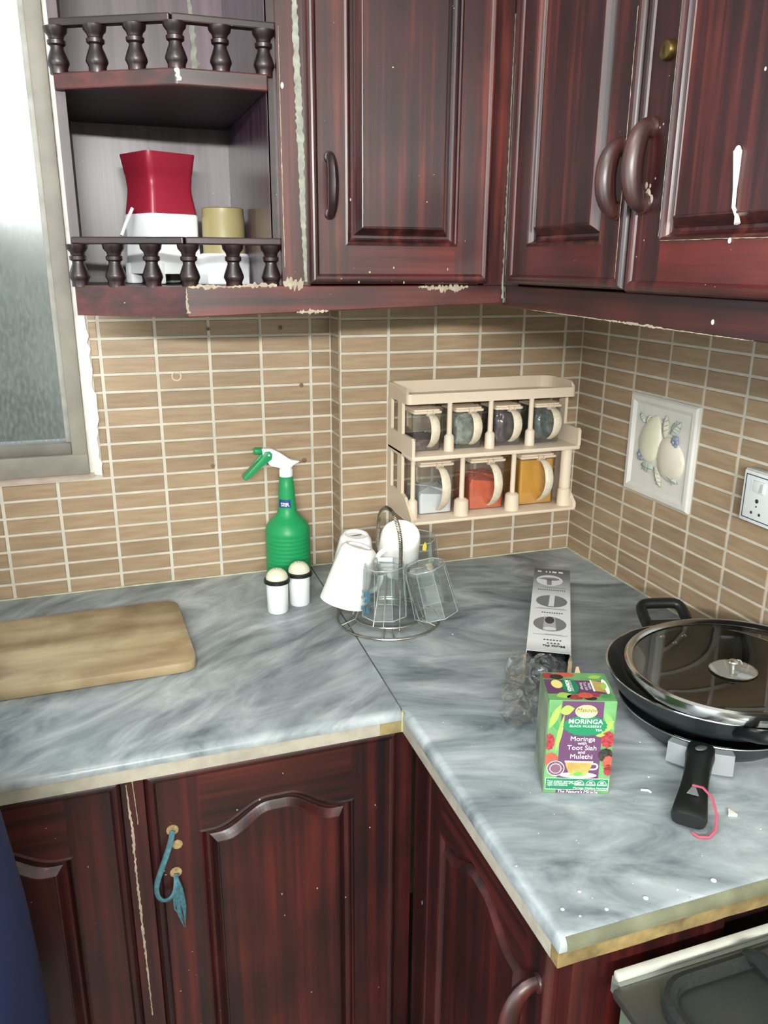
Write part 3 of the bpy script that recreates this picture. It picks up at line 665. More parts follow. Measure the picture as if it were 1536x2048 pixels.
def rpoly(pts, rad, n=5):
    out = []
    for i, p in enumerate(pts):
        a = Vector(pts[i-1]); b = Vector(p); c = Vector(pts[(i+1) % len(pts)]); r = rad[i] if isinstance(rad, (list, tuple)) else rad
        p0 = b+(a-b).normalized()*r; p2 = b+(c-b).normalized()*r
        for k in range(n+1):
            t = k/n; q = p0*(1-t)**2+b*2*t*(1-t)+p2*t*t; out.append(tuple(q))
    return out
m = MB(); m.prism(rpoly([(-1.46, -.352), (-.8825, -.341), (-.893, -.074), (-1.45, -.082)], [.02, .03, .028, .02]), .0005, .018, 'z', .003, True)
single('chopping_board', m, board_wood(), 'worn wooden chopping board lying on the grey marble under the window', 'chopping board', (-1.17, -.2, 0))

# ------------------------------------------------------------------ spray bottle
BX, BY = -.6572, .0115
sp = thing('spray_bottle', 'green plastic spray bottle with a white trigger head against the tiles', 'bottle', (BX, BY, 0))
prof = [(.040, .0005), (.0455, .003), (.0462, .02)]
for i in range(9):
    z = .028+i*.0085; prof += [(.0460, z), (.0454, z+.0022), (.0454, z+.004), (.046, z+.0062)]
prof += [(.0452, .108), (.0425, .118), (.0355, .127), (.0265, .135), (.0205, .143), (.0185, .155), (.0172, .175), (.0160, .195), (.0150, .2065), (.0142, .2085), (.0142, .219), (.012, .220)]
m = MB(); m.lathe(prof, (BX, BY, 0), 40); part('body', m, M_green, sp)
m = MB(); m.lathe([(.0118, .217), (.0125, .2185), (.0125, .236), (.011, .240)], (BX, BY, 0), 24)
for i in range(20):
    a = 2*PI*i/20; m.tube([(BX+.0125*math.cos(a), BY+.0125*math.sin(a), .219), (BX+.0125*math.cos(a), BY+.0125*math.sin(a), .234)], .0006, 4)
part('collar', m, M_wplast, sp)
hd = [(-.7055, .2802), (-.6853, .2790), (-.6691, .2700), (-.6482, .2545), (-.6285, .2498), (-.6420, .2432), (-.6471, .2385), (-.6700, .2382), (-.6900, .2440), (-.6965, .2560), (-.7036, .2666)]
m = MB(); m.prism(hd, BY-.0095, BY+.0095, 'y', .0022, True); part('spray_head', m, M_wplast, sp)
m = MB(); m.lathe([(.0055, -.002), (.0072, .0), (.0072, .013), (.006, .0155), (.002, .0155)], (-.7045, BY, .2743), 14, axis=(-1, 0, .08)); part('nozzle', m, M_green, sp)
tg = [(-.6995, .2745), (-.690, .2745), (-.6855, .2685), (-.6870, .2585), (-.7080, .2440), (-.7385, .2190), (-.7430, .2205), (-.7435, .2255), (-.7262, .2425), (-.7060, .2640)]
m = MB(); m.prism(tg, BY-.012, BY-.0090, 'y', .0012, True); m.prism(tg, BY+.0090, BY+.012, 'y', .0012, True); m.prism([(-.7385, .219), (-.743, .2205), (-.7435, .2255), (-.7262, .2425), (-.712, .254), (-.709, .251), (-.7235, .2385), (-.737, .227)], BY-.011, BY+.011, 'y')
part('trigger', m, M_green, sp)
m = MB(); m.ball((-.6925, BY-.0125, .2675), .0022); part('pivot_pin', m, M_wplast, sp)
m = MB(); ra = .0176
def lab(a0, a1, z0, z1, r):
    v = []; n = 8
    for z in (z0, z1):
        for i in range(n+1):
            a = a0+(a1-a0)*i/n; v.append((BX+r(z)*math.cos(a), BY+r(z)*math.sin(a), z))
    return v, [(i, i+1, n+2+i, n+1+i) for i in range(n)]
rz_ = lambda z: .0192-(z-.155)*.06+.0003
v, f_ = lab(-2.75, -1.35, .158, .1745, rz_); m.add(v, f_, True); part('label', m, P('blue_label', (36, 66, 130), .4), sp, 'small blue label')
Mw = P('print_white', (238, 240, 238), .5)
for ch, a in (('S', -2.32), ('T', -2.12), ('E', -1.92), ('R', -1.70)):
    r = .0196; mt = Matrix.Translation((BX+r*math.cos(a), BY+r*math.sin(a), .1645)) @ Matrix.Rotation(a+PI/2, 4, 'Z') @ Matrix.Rotation(PI/2, 4, 'X')
    text(ch, .0105, Mw, sp, mt, bold=.0002)

# ------------------------------------------------------------------ shakers
for (x, y, lb) in ((-.7135, -.1475, 'white shaker with cream dome lid, nearer the chopping board'), (-.6660, -.1250, 'white shaker with cream dome lid, nearer the mug rack')):
    t = thing('shaker', lb, 'shaker', (x, y, 0), 0, 'shakers in front of the spray bottle')
    m = MB(); m.lathe([(.018, 0), (.0195, .002), (.0205, .056), (.0205, .062)], (x, y, 0), 28); part('body', m, M_wplast, t)
    m = MB(); m.lathe([(.0205, .058), (.0245, .0595), (.0245, .0655), (.0205, .067)], (x, y, 0), 28); part('rim', m, P('black_rim', (22, 28, 30), .4), t)
    m = MB(); m.lathe([(.0208, .0655)]+[(.0208*math.cos(a*PI/16), .0665+.0195*math.sin(a*PI/16)) for a in range(1, 8)]+[(.001, .086)], (x, y, 0), 28); d = part('dome_lid', m, P('cream_lid', (214, 212, 188), .35, var=.06, vscale=120), t)
    m = MB()
    for a in range(5): m.lathe([(.0009, .0), (.0009, .0006)], (x+.004*math.cos(a*1.256), y+.004*math.sin(a*1.256), .0853), 6)
    part('shaker_hole', m, P('hole_dark', (60, 56, 44), .8), d)

# ------------------------------------------------------------------ mug rack
RX, RY = -.527, -.247
rk = thing('mug_rack', 'round steel wire mug stand with a looped carrying handle on the marble', 'rack', (RX, RY, 0))
WR = .0016
def ring(r, z): return [(RX+r*math.cos(a*PI/24), RY+r*math.sin(a*PI/24), z) for a in range(48)]
m = MB(); m.tube(ring(.0945, .0035), .0019, 8, closed=True); part('base_ring', m, M_steel, rk)
m = MB(); m.tube(ring(.066, .012), .0017, 8, closed=True); part('inner_ring', m, M_steel, rk)
m = MB()
for i in range(6):
    for s in (-.09, .09):
        a = -1.9+i*PI/3+s*1.2; m.tube([(RX+.064*math.cos(a), RY+.064*math.sin(a), .0125), (RX+.0945*math.cos(a), RY+.0945*math.sin(a), .0035)], .0013, 6)
part('base_spoke', m, M_steel, rk)
ha = math.radians(-88); hx, hy = math.cos(ha), math.sin(ha)
loop = [(RX+hx*.056, RY+hy*.056, .0015), (RX+hx*.056, RY+hy*.056, .08), (RX+hx*.056, RY+hy*.056, .14)]
top = [(RX+hx*.056*math.cos(a*PI/12), RY+hy*.056*math.cos(a*PI/12), .158+.055*math.sin(a*PI/12)) for a in range(13)]
down = [(RX-hx*.056, RY-hy*.056, z) for z in (.14, .08, .0015)]
m = MB(); m.tube(loop+top+down, .0018, 8); part('handle', m, M_steel, rk)
cp = [Vector(p) for p in [loop[1]]+[loop[2]]+top+[down[0]]+[down[1]]]
dens = []
for a, b in zip(cp, cp[1:]):
    k = max(1, int((b-a).length/.0006)); dens += [a+(b-a)*i/k for i in range(k)]
hel = []; 
for i, p in enumerate(dens):
    t = (dens[min(i+1, len(dens)-1)]-dens[max(0, i-1)]).normalized(); u = t.cross(Vector((hy, -hx, 0))).normalized(); w_ = t.cross(u)
    a = i*.0006/.0030*2*PI; hel.append(p+(u*math.cos(a)+w_*math.sin(a))*.0032)
m = MB(); m.tube(hel, .0012, 5); part('coil_grip', m, P('coil_steel', (172, 166, 152), .35, metal=1), rk)
HK = [(-.564, -.300), (-.470, -.300), (-.600, -.246), (-.566, -.181), (-.491, -.206), (-.452, -.222)]
for (x, y) in HK:
    a = math.atan2(y-RY, x-RX); q = (-math.sin(a)*.006, math.cos(a)*.006); ca, sa = math.cos(a), math.sin(a)
    P0 = (RX+.066*ca, RY+.066*sa)
    pth = [(P0[0]+q[0]*1.6, P0[1]+q[1]*1.6, .012), (RX+.036*ca+q[0], RY+.036*sa+q[1], .09), (RX+.038*ca+q[0], RY+.038*sa+q[1], .106), (RX+.062*ca+q[0]*.9, RY+.062*sa+q[1]*.9, .113), (RX+.068*ca, RY+.068*sa, .114),
           (RX+.062*ca-q[0]*.9, RY+.062*sa-q[1]*.9, .113), (RX+.038*ca-q[0], RY+.038*sa-q[1], .106), (RX+.036*ca-q[0], RY+.036*sa-q[1], .09), (P0[0]-q[0]*1.6, P0[1]-q[1]*1.6, .012)]
    m = MB(); m.tube(pth, WR*.85, 6); part('hook', m, M_steel, rk)
# mugs hang upside down: base centre, axis (base -> rim), radii
def mug(name, label, base_c, axis, H, rb, rt, mat, kind='china', hang_a=None, group=None, foot=.66):
    ax = Vector(axis).normalized(); bc = Vector(base_c)
    t = thing(name, label, 'mug' if kind == 'china' else 'glass', tuple(bc+ax*H), 0, group)
    m = MB()
    if kind == 'china':
        pr = [(rb*(foot-.04), .003), (rb*foot, .0006), (rb*(foot*.5+.47), 0), (rb*(foot*.35+.64), .0025), (rb, .007)]
        for i in range(1, 9): s = i/8; pr.append((rb+(rt-rb)*(s**.8), .008+(H-.008)*s))
        pr += [(rt-.003, H), (rt-.0045, H-.004)]
        for i in range(7, -1, -1): s = i/8; pr.append((rb+(rt-rb)*(s**.8)-.005, .012+(H-.012)*s))
        m.lathe(pr, bc, 36, axis=ax); b = part('body', m, mat, t)
    else:
        n = 8; pr = [(.004, .006), (rb*.86, .006), (rb*.98, .0), (rb, .004), (rt, H-.003), (rt, H), (rt-.0025, H), (rb-.004, .010), (.004, .010)]
        m.lathe(pr, bc, n, axis=ax, cap=False); b = part('body', m, mat, t)
        for i in range(len(b.data.polygons)): b.data.polygons[i].use_smooth = False
        b['label'] = 'clear faceted glass body'
        m = MB(); q = Vector((0, 0, 1)).rotation_difference(ax)
        m.tube([bc+q @ Vector((rt*math.cos(2*PI*i/8), rt*math.sin(2*PI*i/8), H)) for i in range(8)], .0011, 6, closed=True)
        m.tube([bc+q @ Vector((rb*.97*math.cos(2*PI*i/8), rb*.97*math.sin(2*PI*i/8), .002)) for i in range(8)], .0012, 6, closed=True)
        for i in range(8): m.tube([bc+q @ Vector((rb*math.cos(2*PI*i/8), rb*math.sin(2*PI*i/8), .004)), bc+q @ Vector((rt*math.cos(2*PI*i/8), rt*math.sin(2*PI*i/8), H))], .0006, 5)
        part('glass_rim', m, thin_glass('rim_glass', (215, 230, 232), .35, .05, .5), t)
    # handle towards the stand
    hd_ = (Vector((RX, RY, 0))-Vector((bc.x, bc.y, 0))) if hang_a is None else Vector((math.cos(hang_a), math.sin(hang_a), 0)); hd_ = (hd_-ax*hd_.dot(ax)).normalized()
    r_at = lambda s: rb+(rt-rb)*s
    pth = bez(tuple(bc+ax*H*.22+hd_*(r_at(.2)-.003)), tuple(bc+ax*H*.15+hd_*(r_at(.2)+.03)), tuple(bc+ax*H*.8+hd_*(r_at(.7)+.03)), tuple(bc+ax*H*.75+hd_*(r_at(.75)-.003)), 12)
    m = MB(); m.tube(pth, .0042, 8, flat=1.4); part('handle', m, mat, t)
    return t
g = None
t = mug('mug', 'large tapered white mug hanging upside down at the stand\'s left front', (-.583, -.247, .150), (-.30, -.02, -1), .108, .031, .043, M_china)
t = mug('mug', 'white mug with dark maker\'s stamp on its base, hanging at the back left', (-.566, -.172, .146), (-.05, .1, -1), .085, .029, .042, M_china)
m = MB(); m.prism([(-.578, -.1735), (-.574, -.1745), (-.566, -.1755), (-.557, -.1735), (-.554, -.1705), (-.565, -.1708)], .1435, .1440, 'z'); part('stamp', m, P('grey_stamp', (70, 70, 72), .6), t)
t = mug('mug', 'plain white mug tilted at the back right with its base facing out', (-.4985, -.232, .158), (.12, .62, -1), .085, .0365, .040, M_china, foot=.93)
t = mug('glass_mug', 'clear faceted glass mug with blue print, hanging at the front', (-.5545, -.300, .131), (.02, -.02, -1), .092, .037, .041, M_glass, 'glass', hang_a=2.2)
mbp = P('blue_print', (60, 110, 134), .5)
m = MB(); random.seed(4)
for i in range(16):
    a = PI+.25+random.uniform(-.34, .34); z = random.uniform(.05, .095); r = .0392+.0015
    cx, cy = -.5545+r*math.cos(a), -.300+r*math.sin(a); s = random.uniform(.002, .005)
    m.add([(cx-math.sin(a)*s*-1, cy-math.cos(a)*s, z-s), (cx-math.sin(a)*s, cy+math.cos(a)*s, z-s*.6), (cx-math.sin(a)*s*.4, cy+math.cos(a)*s*.4, z+s*1.4), (cx+math.sin(a)*s*.8, cy-math.cos(a)*s*.8, z+s)], [(0, 1, 2, 3)])
part('printed_flower', m, mbp, t)
t = mug('glass_mug', 'clear faceted glass mug without print, tilted outwards at the front right', (-.4795, -.302, .121), (.24, -.10, -1), .092, .037, .042, M_glass, 'glass')
t = mug('glass_mug', 'clear glass mug with a yellow mark, mostly hidden at the rear right', (-.452, -.200, .138), (.08, .12, -1), .09, .034, .040, M_glass, 'glass')
m = MB(); m.prism([(-.4580, .124), (-.4515, .122), (-.4495, .131), (-.4525, .140), (-.4570, .134)], -.2375, -.2370, 'y'); part('printed_mark', m, P('yellow_print', (205, 190, 60), .5), t)
random.seed(11)

# ------------------------------------------------------------------ spice rack
sr = thing('spice_rack', 'cream plastic two-tier spice rack fixed to the tiles in the corner', 'rack', (-.262, -.06, .14))
Z1, Z2, Z3 = .1465, .2775, .373
m = MB(); m.rbox(-.4455, -.078, -.143, -.0022, .1395, Z1, .0025); part('bottom_shelf', m, M_cream, sr)
m = MB(); m.rbox(-.4455, -.078, -.143, -.0022, .2685, Z2, .0025); part('middle_shelf', m, M_cream, sr)
m = MB(); m.prism(rpoly([(-.4425, -.005), (-.4425, -.111), (-.081, -.111), (-.081, -.005)], [.004, .010, .010, .004]), Z3+.0005, .379, 'z')
bm = bmesh.new()
o_ = rpoly([(-.4455, -.0022), (-.4455, -.114), (-.078, -.114), (-.078, -.0022)], [.004, .010, .010, .004]); i_ = rpoly([(-.4415, -.006), (-.4415, -.110), (-.082, -.110), (-.082, -.006)], [.012, .016, .016, .03])
n = len(o_); vs_ = []
def rimz(p): 
    x, y = p
    return .4035 if (y > -.10 and (x < -.43 or x > -.09)) or y > -.02 else .3925
A = [(x, y, Z3) for x, y in o_]; B = [(x, y, rimz((x, y))) for x, y in o_]; C = [(x, y, rimz((x, y))) for x, y in i_]; D = [(x, y, .3795) for x, y in i_]
fs = []
for i in range(n):
    j = (i+1) % n; fs += [(i, j, n+j, n+i), (n+i, n+j, 2*n+j, 2*n+i), (2*n+i, 2*n+j, 3*n+j, 3*n+i)]
fs.append(tuple(3*n+i for i in range(n)))
m.add(A+B+C+D, fs, False); part('top_tray', m, M_cream, sr)
for x0, x1 in ((-.4455, -.4395), (-.0845, -.078)):
    m = MB()
    m.box(x0, x1, -.022, -.0022, .146, .373); m.box(x0, x1, -.085, -.061, .146, .373); m.box(x0, x1, -.061, -.022, .146, .192); m.box(x0, x1, -.061, -.022, .266, .312)
    m.prism([(-.085, .312), (-.138, .3125), (-.143, .308), (-.143, .277), (-.085, .277)], x0, x1, 'x')
    m.prism([(-.085, .192), (-.105, .188), (-.143, .155), (-.143, .146), (-.085, .146)], x0, x1, 'x')
    part('side_panel', m, M_cream, sr)
def post(x, z0, z1, rt=.0048, rb=.0125, hb=.034, y=-.1185):
    m = MB(); m.lathe([(rb, z0-.001), (rb*.93, z0+hb-.004), (rb*.6, z0+hb), (rt*1.05, z0+hb+.0005), (rt, z1)], (x, y, 0), 16); part('post', m, M_cream, sr)
for x in (-.355, -.2665, -.1765): post(x, Z2, Z3, .005, .0105, .033, -.108)
post(-.4335, Z1, .269, .0045, .0105, .04); post(-.3285, Z1, .269, .005, .0155, .034); post(-.2150, Z1, .269, .005, .0155, .036); post(-.0935, Z1, .269, .0115, .0145, .038)
def jar(x, z, w, dep, h, label, contents, level, bag=False, yf=-.1):
    t = thing('spice_jar', label, 'jar', (x, yf+dep/2, z), 0, 'spice jars in the cream rack')
    a = w/2; poly = rpoly([(x-a, yf+dep), (x-a, yf), (x+a, yf), (x+a, yf+dep)], .007, 4)
    n = len(poly); v = []
    for (zz, s) in ((z+.0005, .97), (z+.004, 1), (z+h-.010, 1.0)): v += [(x+(px_-x)*s, (yf+dep/2)+(py_-(yf+dep/2))*s, zz) for px_, py_ in poly]
    fs = []
    for k in range(2):
        for i in range(n): j = (i+1) % n; fs.append((k*n+i, k*n+j, (k+1)*n+j, (k+1)*n+i))
    fs.append(tuple(range(n))[::-1])
    m = MB(); m.add(v, fs, True); part('container', m, M_clear, t)
    # contents
    s = .955; m = MB(); hz = (h-.014)*level; rows = 7; v = []; fs = []
    base = [(x+(px_-x)*s, (yf+dep/2)+(py_-(yf+dep/2))*s) for px_, py_ in poly]
    if bag:
        # crumpled plastic bag filling the jar
        bm = bmesh.new(); bmesh.ops.create_icosphere(bm, subdivisions=4, radius=1)
        sd = random.uniform(0, 50)
        for vv in bm.verts:
            c = vv.co; k = 1+.16*noise.noise(c*2.6+Vector((sd, 0, 0)))+.09*noise.noise(c*6+Vector((0, sd, 0)))
            e = Vector([math.copysign(abs(q)**.55, q) for q in c])*min(k, 1.05)
            vv.co = Vector((x+e.x*a*.88, yf+dep/2+e.y*dep*.44, z+.003+hz*(e.z*.5+.5)))
        m.bm(bm, True)
    else:
        v = [(p[0], p[1], z+.002) for p in base]+[(p[0], p[1], z+.002+hz*(1+(.10*math.sin(i*1.7) if level < .9 else 0))) for i, p in enumerate(base)]
        fs = [(i, (i+1) % n, n+(i+1) % n, n+i) for i in range(n)]+[tuple(range(n))[::-1]]
        v.append((x+a*.2, yf+dep*.6, z+.002+hz*1.05)); fs += [(n+i, n+(i+1) % n, 2*n) for i in range(n)]
        m.add(v, fs, False)
    part('contents', m, contents, t)
    m = MB(); lp = rpoly([(x-a-.001, yf+dep), (x-a-.001, yf-.003), (x+a+.001, yf-.003), (x+a+.001, yf+dep)], .006, 4)
    m.prism(lp, z+h-.010, z+h-.005, 'z', .0012, True); m.prism([(x+(p[0]-x)*.9, (yf+dep/2)+(p[1]-yf-dep/2)*.9) for p in lp], z+h-.006, z+h-.002, 'z', .001, True)
    lid = part('lid', m, M_cream, t)
    m = MB()
    for s2 in (-1, 1): m.box(x+.004+s2*.006-.0012, x+.004+s2*.006+.0012, yf-.0075, yf+.002, z+h-.014, z+h-.004)
    m.box(x-.002, x+.010, yf-.0085, yf-.0055, z+h-.012, z+h-.009); part('hinge', m, M_cream, lid)
    hx_ = x+.004; k = h/.083
    pth = bez((hx_, yf-.002, z+h-.012), (hx_, yf-.034*k, z+h-.006), (hx_, yf-.050*k, z+h*.36), (hx_, yf-.004, z+.010), 16)
    m = MB(); m.tube(pth, [.0022+.0006*math.sin(PI*i/16) for i in range(17)], 8, flat=3.3, up=(0, 0, 1)); 
    # flat band: the wide axis across the jar
    part('handle', m, M_creamh, t)
    return t
def bagmat(name, col): return P(name, col, .16, coat=.8, var=.6, vscale=55, bump=.9, bscale=75)
jar(-.3975, Z2, .058, .075, .084, 'small spice jar at the left end, a few brown bits at the bottom', P('brown_bits', (92, 74, 74), .8, var=.6, vscale=160, bump=1), .30)
jar(-.3085, Z2, .060, .075, .084, 'small spice jar holding a pale green-grey plastic bag', bagmat('pale_bag', (140, 148, 140)), .92, True)
jar(-.2215, Z2, .060, .075, .084, 'small spice jar holding a dark purple-brown plastic bag', bagmat('purple_bag', (74, 62, 70)), .95, True)
jar(-.1320, Z2, .060, .075, .084, 'small spice jar at the right end holding a dark teal plastic bag', bagmat('teal_bag', (72, 84, 84)), .92, True)
jar(-.3755, Z1, .073, .085, .109, 'large spice jar with white salt in the bottom tier', P('white_salt', (228, 232, 240), .8), .42)
jar(-.2630, Z1, .078, .085, .109, 'large spice jar half full of red chilli powder', P('chilli_powder', (216, 92, 44), .8, var=.12, vscale=60), .62)
jar(-.1480, Z1, .082, .085, .109, 'large spice jar full of yellow turmeric powder', P('turmeric_powder', (214, 150, 4), .6, var=.08, vscale=40), .98)

# ------------------------------------------------------------------ relief tile on the right wall
rt = thing('relief_tile', 'square cream ceramic relief tile with fruit and leaves on the right wall', 'decorative tile', (.2968, -.005, .2955), -PI/2)
a0, a1, c0, c1 = .1985, .3945, .1975, .3925
m = MB(); bm = bmesh.new(); lv = []
for ins, dp in ((0, -.0), (0, .005), (.004, .008), (.012, .0085), (.017, .005), (.019, .0035)):
    lv.append([bm.verts.new((x, -dp, z)) for x, z in ((a0+ins, c0+ins), (a1-ins, c0+ins), (a1-ins, c1-ins), (a0+ins, c1-ins))])
for A_, B_ in zip(lv, lv[1:]):
    for i in range(4): bm.faces.new((A_[i], A_[(i+1) % 4], B_[(i+1) % 4], B_[i]))
bm.faces.new(lv[-1]); bmesh.ops.recalc_face_normals(bm, faces=bm.faces[:]); m.bm(bm, False)
part('base', m, P('cream_ceramic', (214, 211, 204), .3, var=.04, vscale=30, coat=.3), rt)
def egg(x, z, rx, rz, tilt, d=.011):
    m = MB(); bm = bmesh.new(); bmesh.ops.create_uvsphere(bm, u_segments=24, v_segments=14, radius=1)
    for v in bm.verts:
        c = v.co.copy(); c.x *= 1-.22*c.z; v.co = Vector((c.x*rx, c.y*d, c.z*rz))
    bmesh.ops.transform(bm, matrix=Matrix.Translation((x, -.0035, z)) @ Matrix.Rotation(tilt, 4, 'Y'), verts=bm.verts); m.bm(bm, True); return m
part('fruit', egg(.270, .312, .032, .048, .25), P('pale_lemon_glaze', (216, 210, 188), .35, var=.06, vscale=30), rt)
part('fruit', egg(.330, .286, .037, .042, -.5), P('pale_peach_glaze', (216, 207, 190), .35, var=.06, vscale=30), rt)
def leaf(x, z, dx, dz, w, mat):
    L_ = math.hypot(dx, dz); ux, uz = dx/L_, dz/L_; v = []; fs = []; n = 8
    for i in range(n+1):
        s = i/n; ww = w*math.sin(PI*min(1, s*.97+.03))**.7*(1-.25*s)
        for k in (-1, -.5, 0, .5, 1):
            px_, pz_ = x+dx*s-uz*ww*k, z+dz*s+ux*ww*k; v.append((px_, -.0045-.0045*(1-abs(k))*math.sin(PI*s)-.0012*((i+abs(k)*2) % 2 < 1), pz_))
    for i in range(n):
        for k in range(4): fs.append((i*5+k, i*5+k+1, (i+1)*5+k+1, (i+1)*5+k))
    m = MB(); m.add(v, fs, True); part('leaf', m, mat, rt)
    m = MB(); m.tube([(x+dx*s*.99, -.0098 if 0 < s < .9 else -.006, z+dz*s) for s in (0, .25, .5, .75, .95)], .0006, 5)
    for s in (.3, .5, .7):
        for k in (-1, 1): m.tube([(x+dx*s, -.0095, z+dz*s), (x+dx*(s+.12)-uz*w*.75*k, -.0066, z+dz*(s+.12)+ux*w*.75*k)], .00045, 4)
    part('leaf_vein', m, P('vein_grey', (128, 134, 122), .5), rt)
Ml1 = P('leaf_glaze_green', (190, 197, 188), .35, var=.12, vscale=60); Ml2 = P('leaf_glaze_cream', (208, 203, 184), .35, var=.1, vscale=60)
leaf(.2475, .338, -.0145, .020, .006, Ml1); leaf(.256, .336, .004, .02, .0045, Ml2); leaf(.309, .3205, -.001, .044, .012, Ml2); leaf(.325, .332, .026, .026, .013, Ml1)
leaf(.287, .254, -.040, .004, .013, Ml1); leaf(.29, .262, .022, -.036, .010, Ml2); leaf(.306, .262, .053, -.018, .012, Ml1)
def flower(x, z):
    m = MB()
    for i in range(6): m.ball((x+.0055*math.cos(i*PI/3), -.0075, z+.0075*math.sin(i*PI/3)), .0055, 1, .5, 1, 8, 6)
    m.ball((x, -.011, z), .003); part('flower', m, P('blue_flower_glaze', (136, 142, 162), .35, var=.2, vscale=120), rt)
flower(.2475, .277); flower(.3425, .320)

# ------------------------------------------------------------------ wall socket
so = thing('wall_socket', 'white switched wall socket with dark border, right edge of the tiles', 'socket', (.585, -.01, .233), -PI/2)
m = MB(); m.rbox(.5365, .672, -.020, -.0018, .2335, .3205, .002); part('back_box', m, P('grey_white_box', (206, 212, 208), .4), so)
m = MB(); m.rbox(.5385, .670, -.0235, -.0195, .2355, .3185, .0015); part('plate', m, P('socket_plate', (228, 232, 232), .35), so)
m = MB()
for (x0, x1, z0, z1) in ((.5435, .6645, .3115, .3130), (.5435, .6645, .2410, .2425), (.5435, .5450, .2410, .3130), (.6630, .6645, .2410, .3130)): m.box(x0, x1, -.0241, -.0236, z0, z1)
part('border_line', m, P('dark_border', (60, 70, 74), .5), so)
for cx in (.572, .624):
    m = MB(); m.rbox(cx-.0135, cx+.0135, -.0255, -.0233, .286, .3055, .002); sw = part('switch', m, P('switch_white', (214, 220, 220), .3), so)
    m = MB(); m.prism([(cx+.004, .289), (cx+.0105, .289), (cx+.0105, .303), (cx+.007, .303)], -.0268, -.0255, 'y'); part('rocker', m, P('rocker_grey', (178, 186, 186), .3), sw)
    m = MB()
    for (dx, dz, w, h) in ((0, .0235, .0018, .0035), (-.0085, .003, .0025, .0018), (.0085, .003, .0025, .0018), (0, .0145, .0015, .0015)):
        m.lathe([(max(w, h), 0), (max(w, h), .0004)], (cx+dx, -.0236, .2495+dz), 10, axis=(0, -1, 0), sx=1)
    part('pin_hole', m, P('hole_black', (50, 54, 56), .6), so)

# ------------------------------------------------------------------ things on the display shelf
FS = .5957
jx, jy = -.8745, -.11
jc = thing('chopper', 'red and white kitchen chopper with square funnel on the open shelf', 'chopper', (jx, jy, FS))
def sqloft(mb_, secs, r=.012, smooth=True):
    """secs: (cx, cy, half-width, z) rounded-square sections"""
    v = []; n = None
    for cx, cy, a, z in secs:
        p = rpoly([(cx-a, cy-a), (cx+a, cy-a), (cx+a, cy+a), (cx-a, cy+a)], min(r, a*.5), 4); n = len(p); v += [(x, y, z) for x, y in p]
    fs = [(k*n+i, k*n+(i+1) % n, (k+1)*n+(i+1) % n, (k+1)*n+i) for k in range(len(secs)-1) for i in range(n)]
    fs += [tuple(range(n))[::-1], tuple((len(secs)-1)*n+i for i in range(n))]
    return mb_.add(v, fs, smooth)
R_ = Matrix.Rotation(math.radians(-20), 4, 'Z')
def rotmb(mb_, c, ang):
    q = Matrix.Rotation(ang, 3, 'Z'); c = Vector((c[0], c[1], 0))
    mb_.v = [tuple(q @ (Vector(v)-c)+c) for v in mb_.v]; return mb_
ang = math.radians(27)
m = MB(); sqloft(m, [(jx, jy, .0460, .612), (jx, jy, .0455, .640), (jx, jy, .0440, .668), (jx, jy, .0445, .700), (jx, jy, .0430, .703)])
for sx in (-1, 1):
    for sy in (-1, 1): m.rbox(jx+sx*.0362-.010, jx+sx*.0362+.010, jy+sy*.0362-.010, jy+sy*.0362+.010, FS+.0005, .630, .003)
rotmb(m, (jx, jy), ang); part('base', m, M_wplast, jc)
Mred = P('red_plastic', (150, 36, 56), .33, spec=.5)
m = MB(); sqloft(m, [(jx, jy, .0425, .703), (jx, jy, .0426, .706), (jx, jy, .0388, .735), (jx, jy, .0388, .7405), (jx, jy, .0384, .7415), (jx, jy, .0398, .762), (jx, jy, .0404, .763), (jx, jy, .0440, .790), (jx, jy, .0440, .7925), (jx, jy, .0415, .7925), (jx, jy, .035, .742)], .010)
rotmb(m, (jx, jy), ang); part('funnel', m, Mred, jc)
m = MB(); m.tube([(-.920, jy-.035, .710), (-.932, jy-.045, .687), (-.940, jy-.05, .669)], .0026, 8); part('lever', m, M_wplast, jc)
kx, ky = -.779, -.135
kc = thing('grinder', 'small grinder with olive translucent cup on white octagonal base', 'grinder', (kx, ky, FS))
m = MB(); m.lathe([(.046, FS+.0005), (.047, FS+.003), (.046, .632), (.041, .6415), (.037, .644)], (kx, ky, 0), 8); part('base', m, M_wplast, kc)
m = MB(); m.lathe([(.0345, .643), (.0345, .698), (.0335, .7), (.0335, .713), (.030, .7145)], (kx, ky, 0), 32); part('cup', m, P('olive_plastic', (150, 138, 98), .35, spec=.4), kc)
m = MB(); m.box(kx-.006, kx+.004, ky-.0440, ky-.042, .6085, .6105); part('slot', m, P('slot_dark', (70, 74, 76), .6), kc)

# ------------------------------------------------------------------ tea box
ta = math.atan2(-.029, .0762)
def tw(u, w, z):    # local frame of the box: u across the front, w into depth
    return (u, w, z)
cb = Vector((-.5128, -.7940, 0)); Rz = Matrix.Rotation(ta, 3, 'Z'); cl = Rz.inverted() @ cb   # frame coords of the front-left foot
tb = thing('tea_box', 'green and purple printed tea carton standing on the right marble worktop', 'carton', (cl.x+.04, cl.y+.035, 0), ta)
X0, Y0 = cl.x, cl.y; TWd, TDp, TH = .0813, .070, .130
m = MB(); m.prism([(X0, Y0), (X0+TWd, Y0), (X0+TWd, Y0+TDp), (X0, Y0+TDp)], .0003, TH, 'z', .0006)
Mleafg = P('carton_green', (96, 146, 92), .5, var=.3, vscale=28)
part('carton', m, Mleafg, tb)
def fp(u, v, k=0): return (X0+u*TWd, Y0-.0002-k*.00012, TH*(1-v))
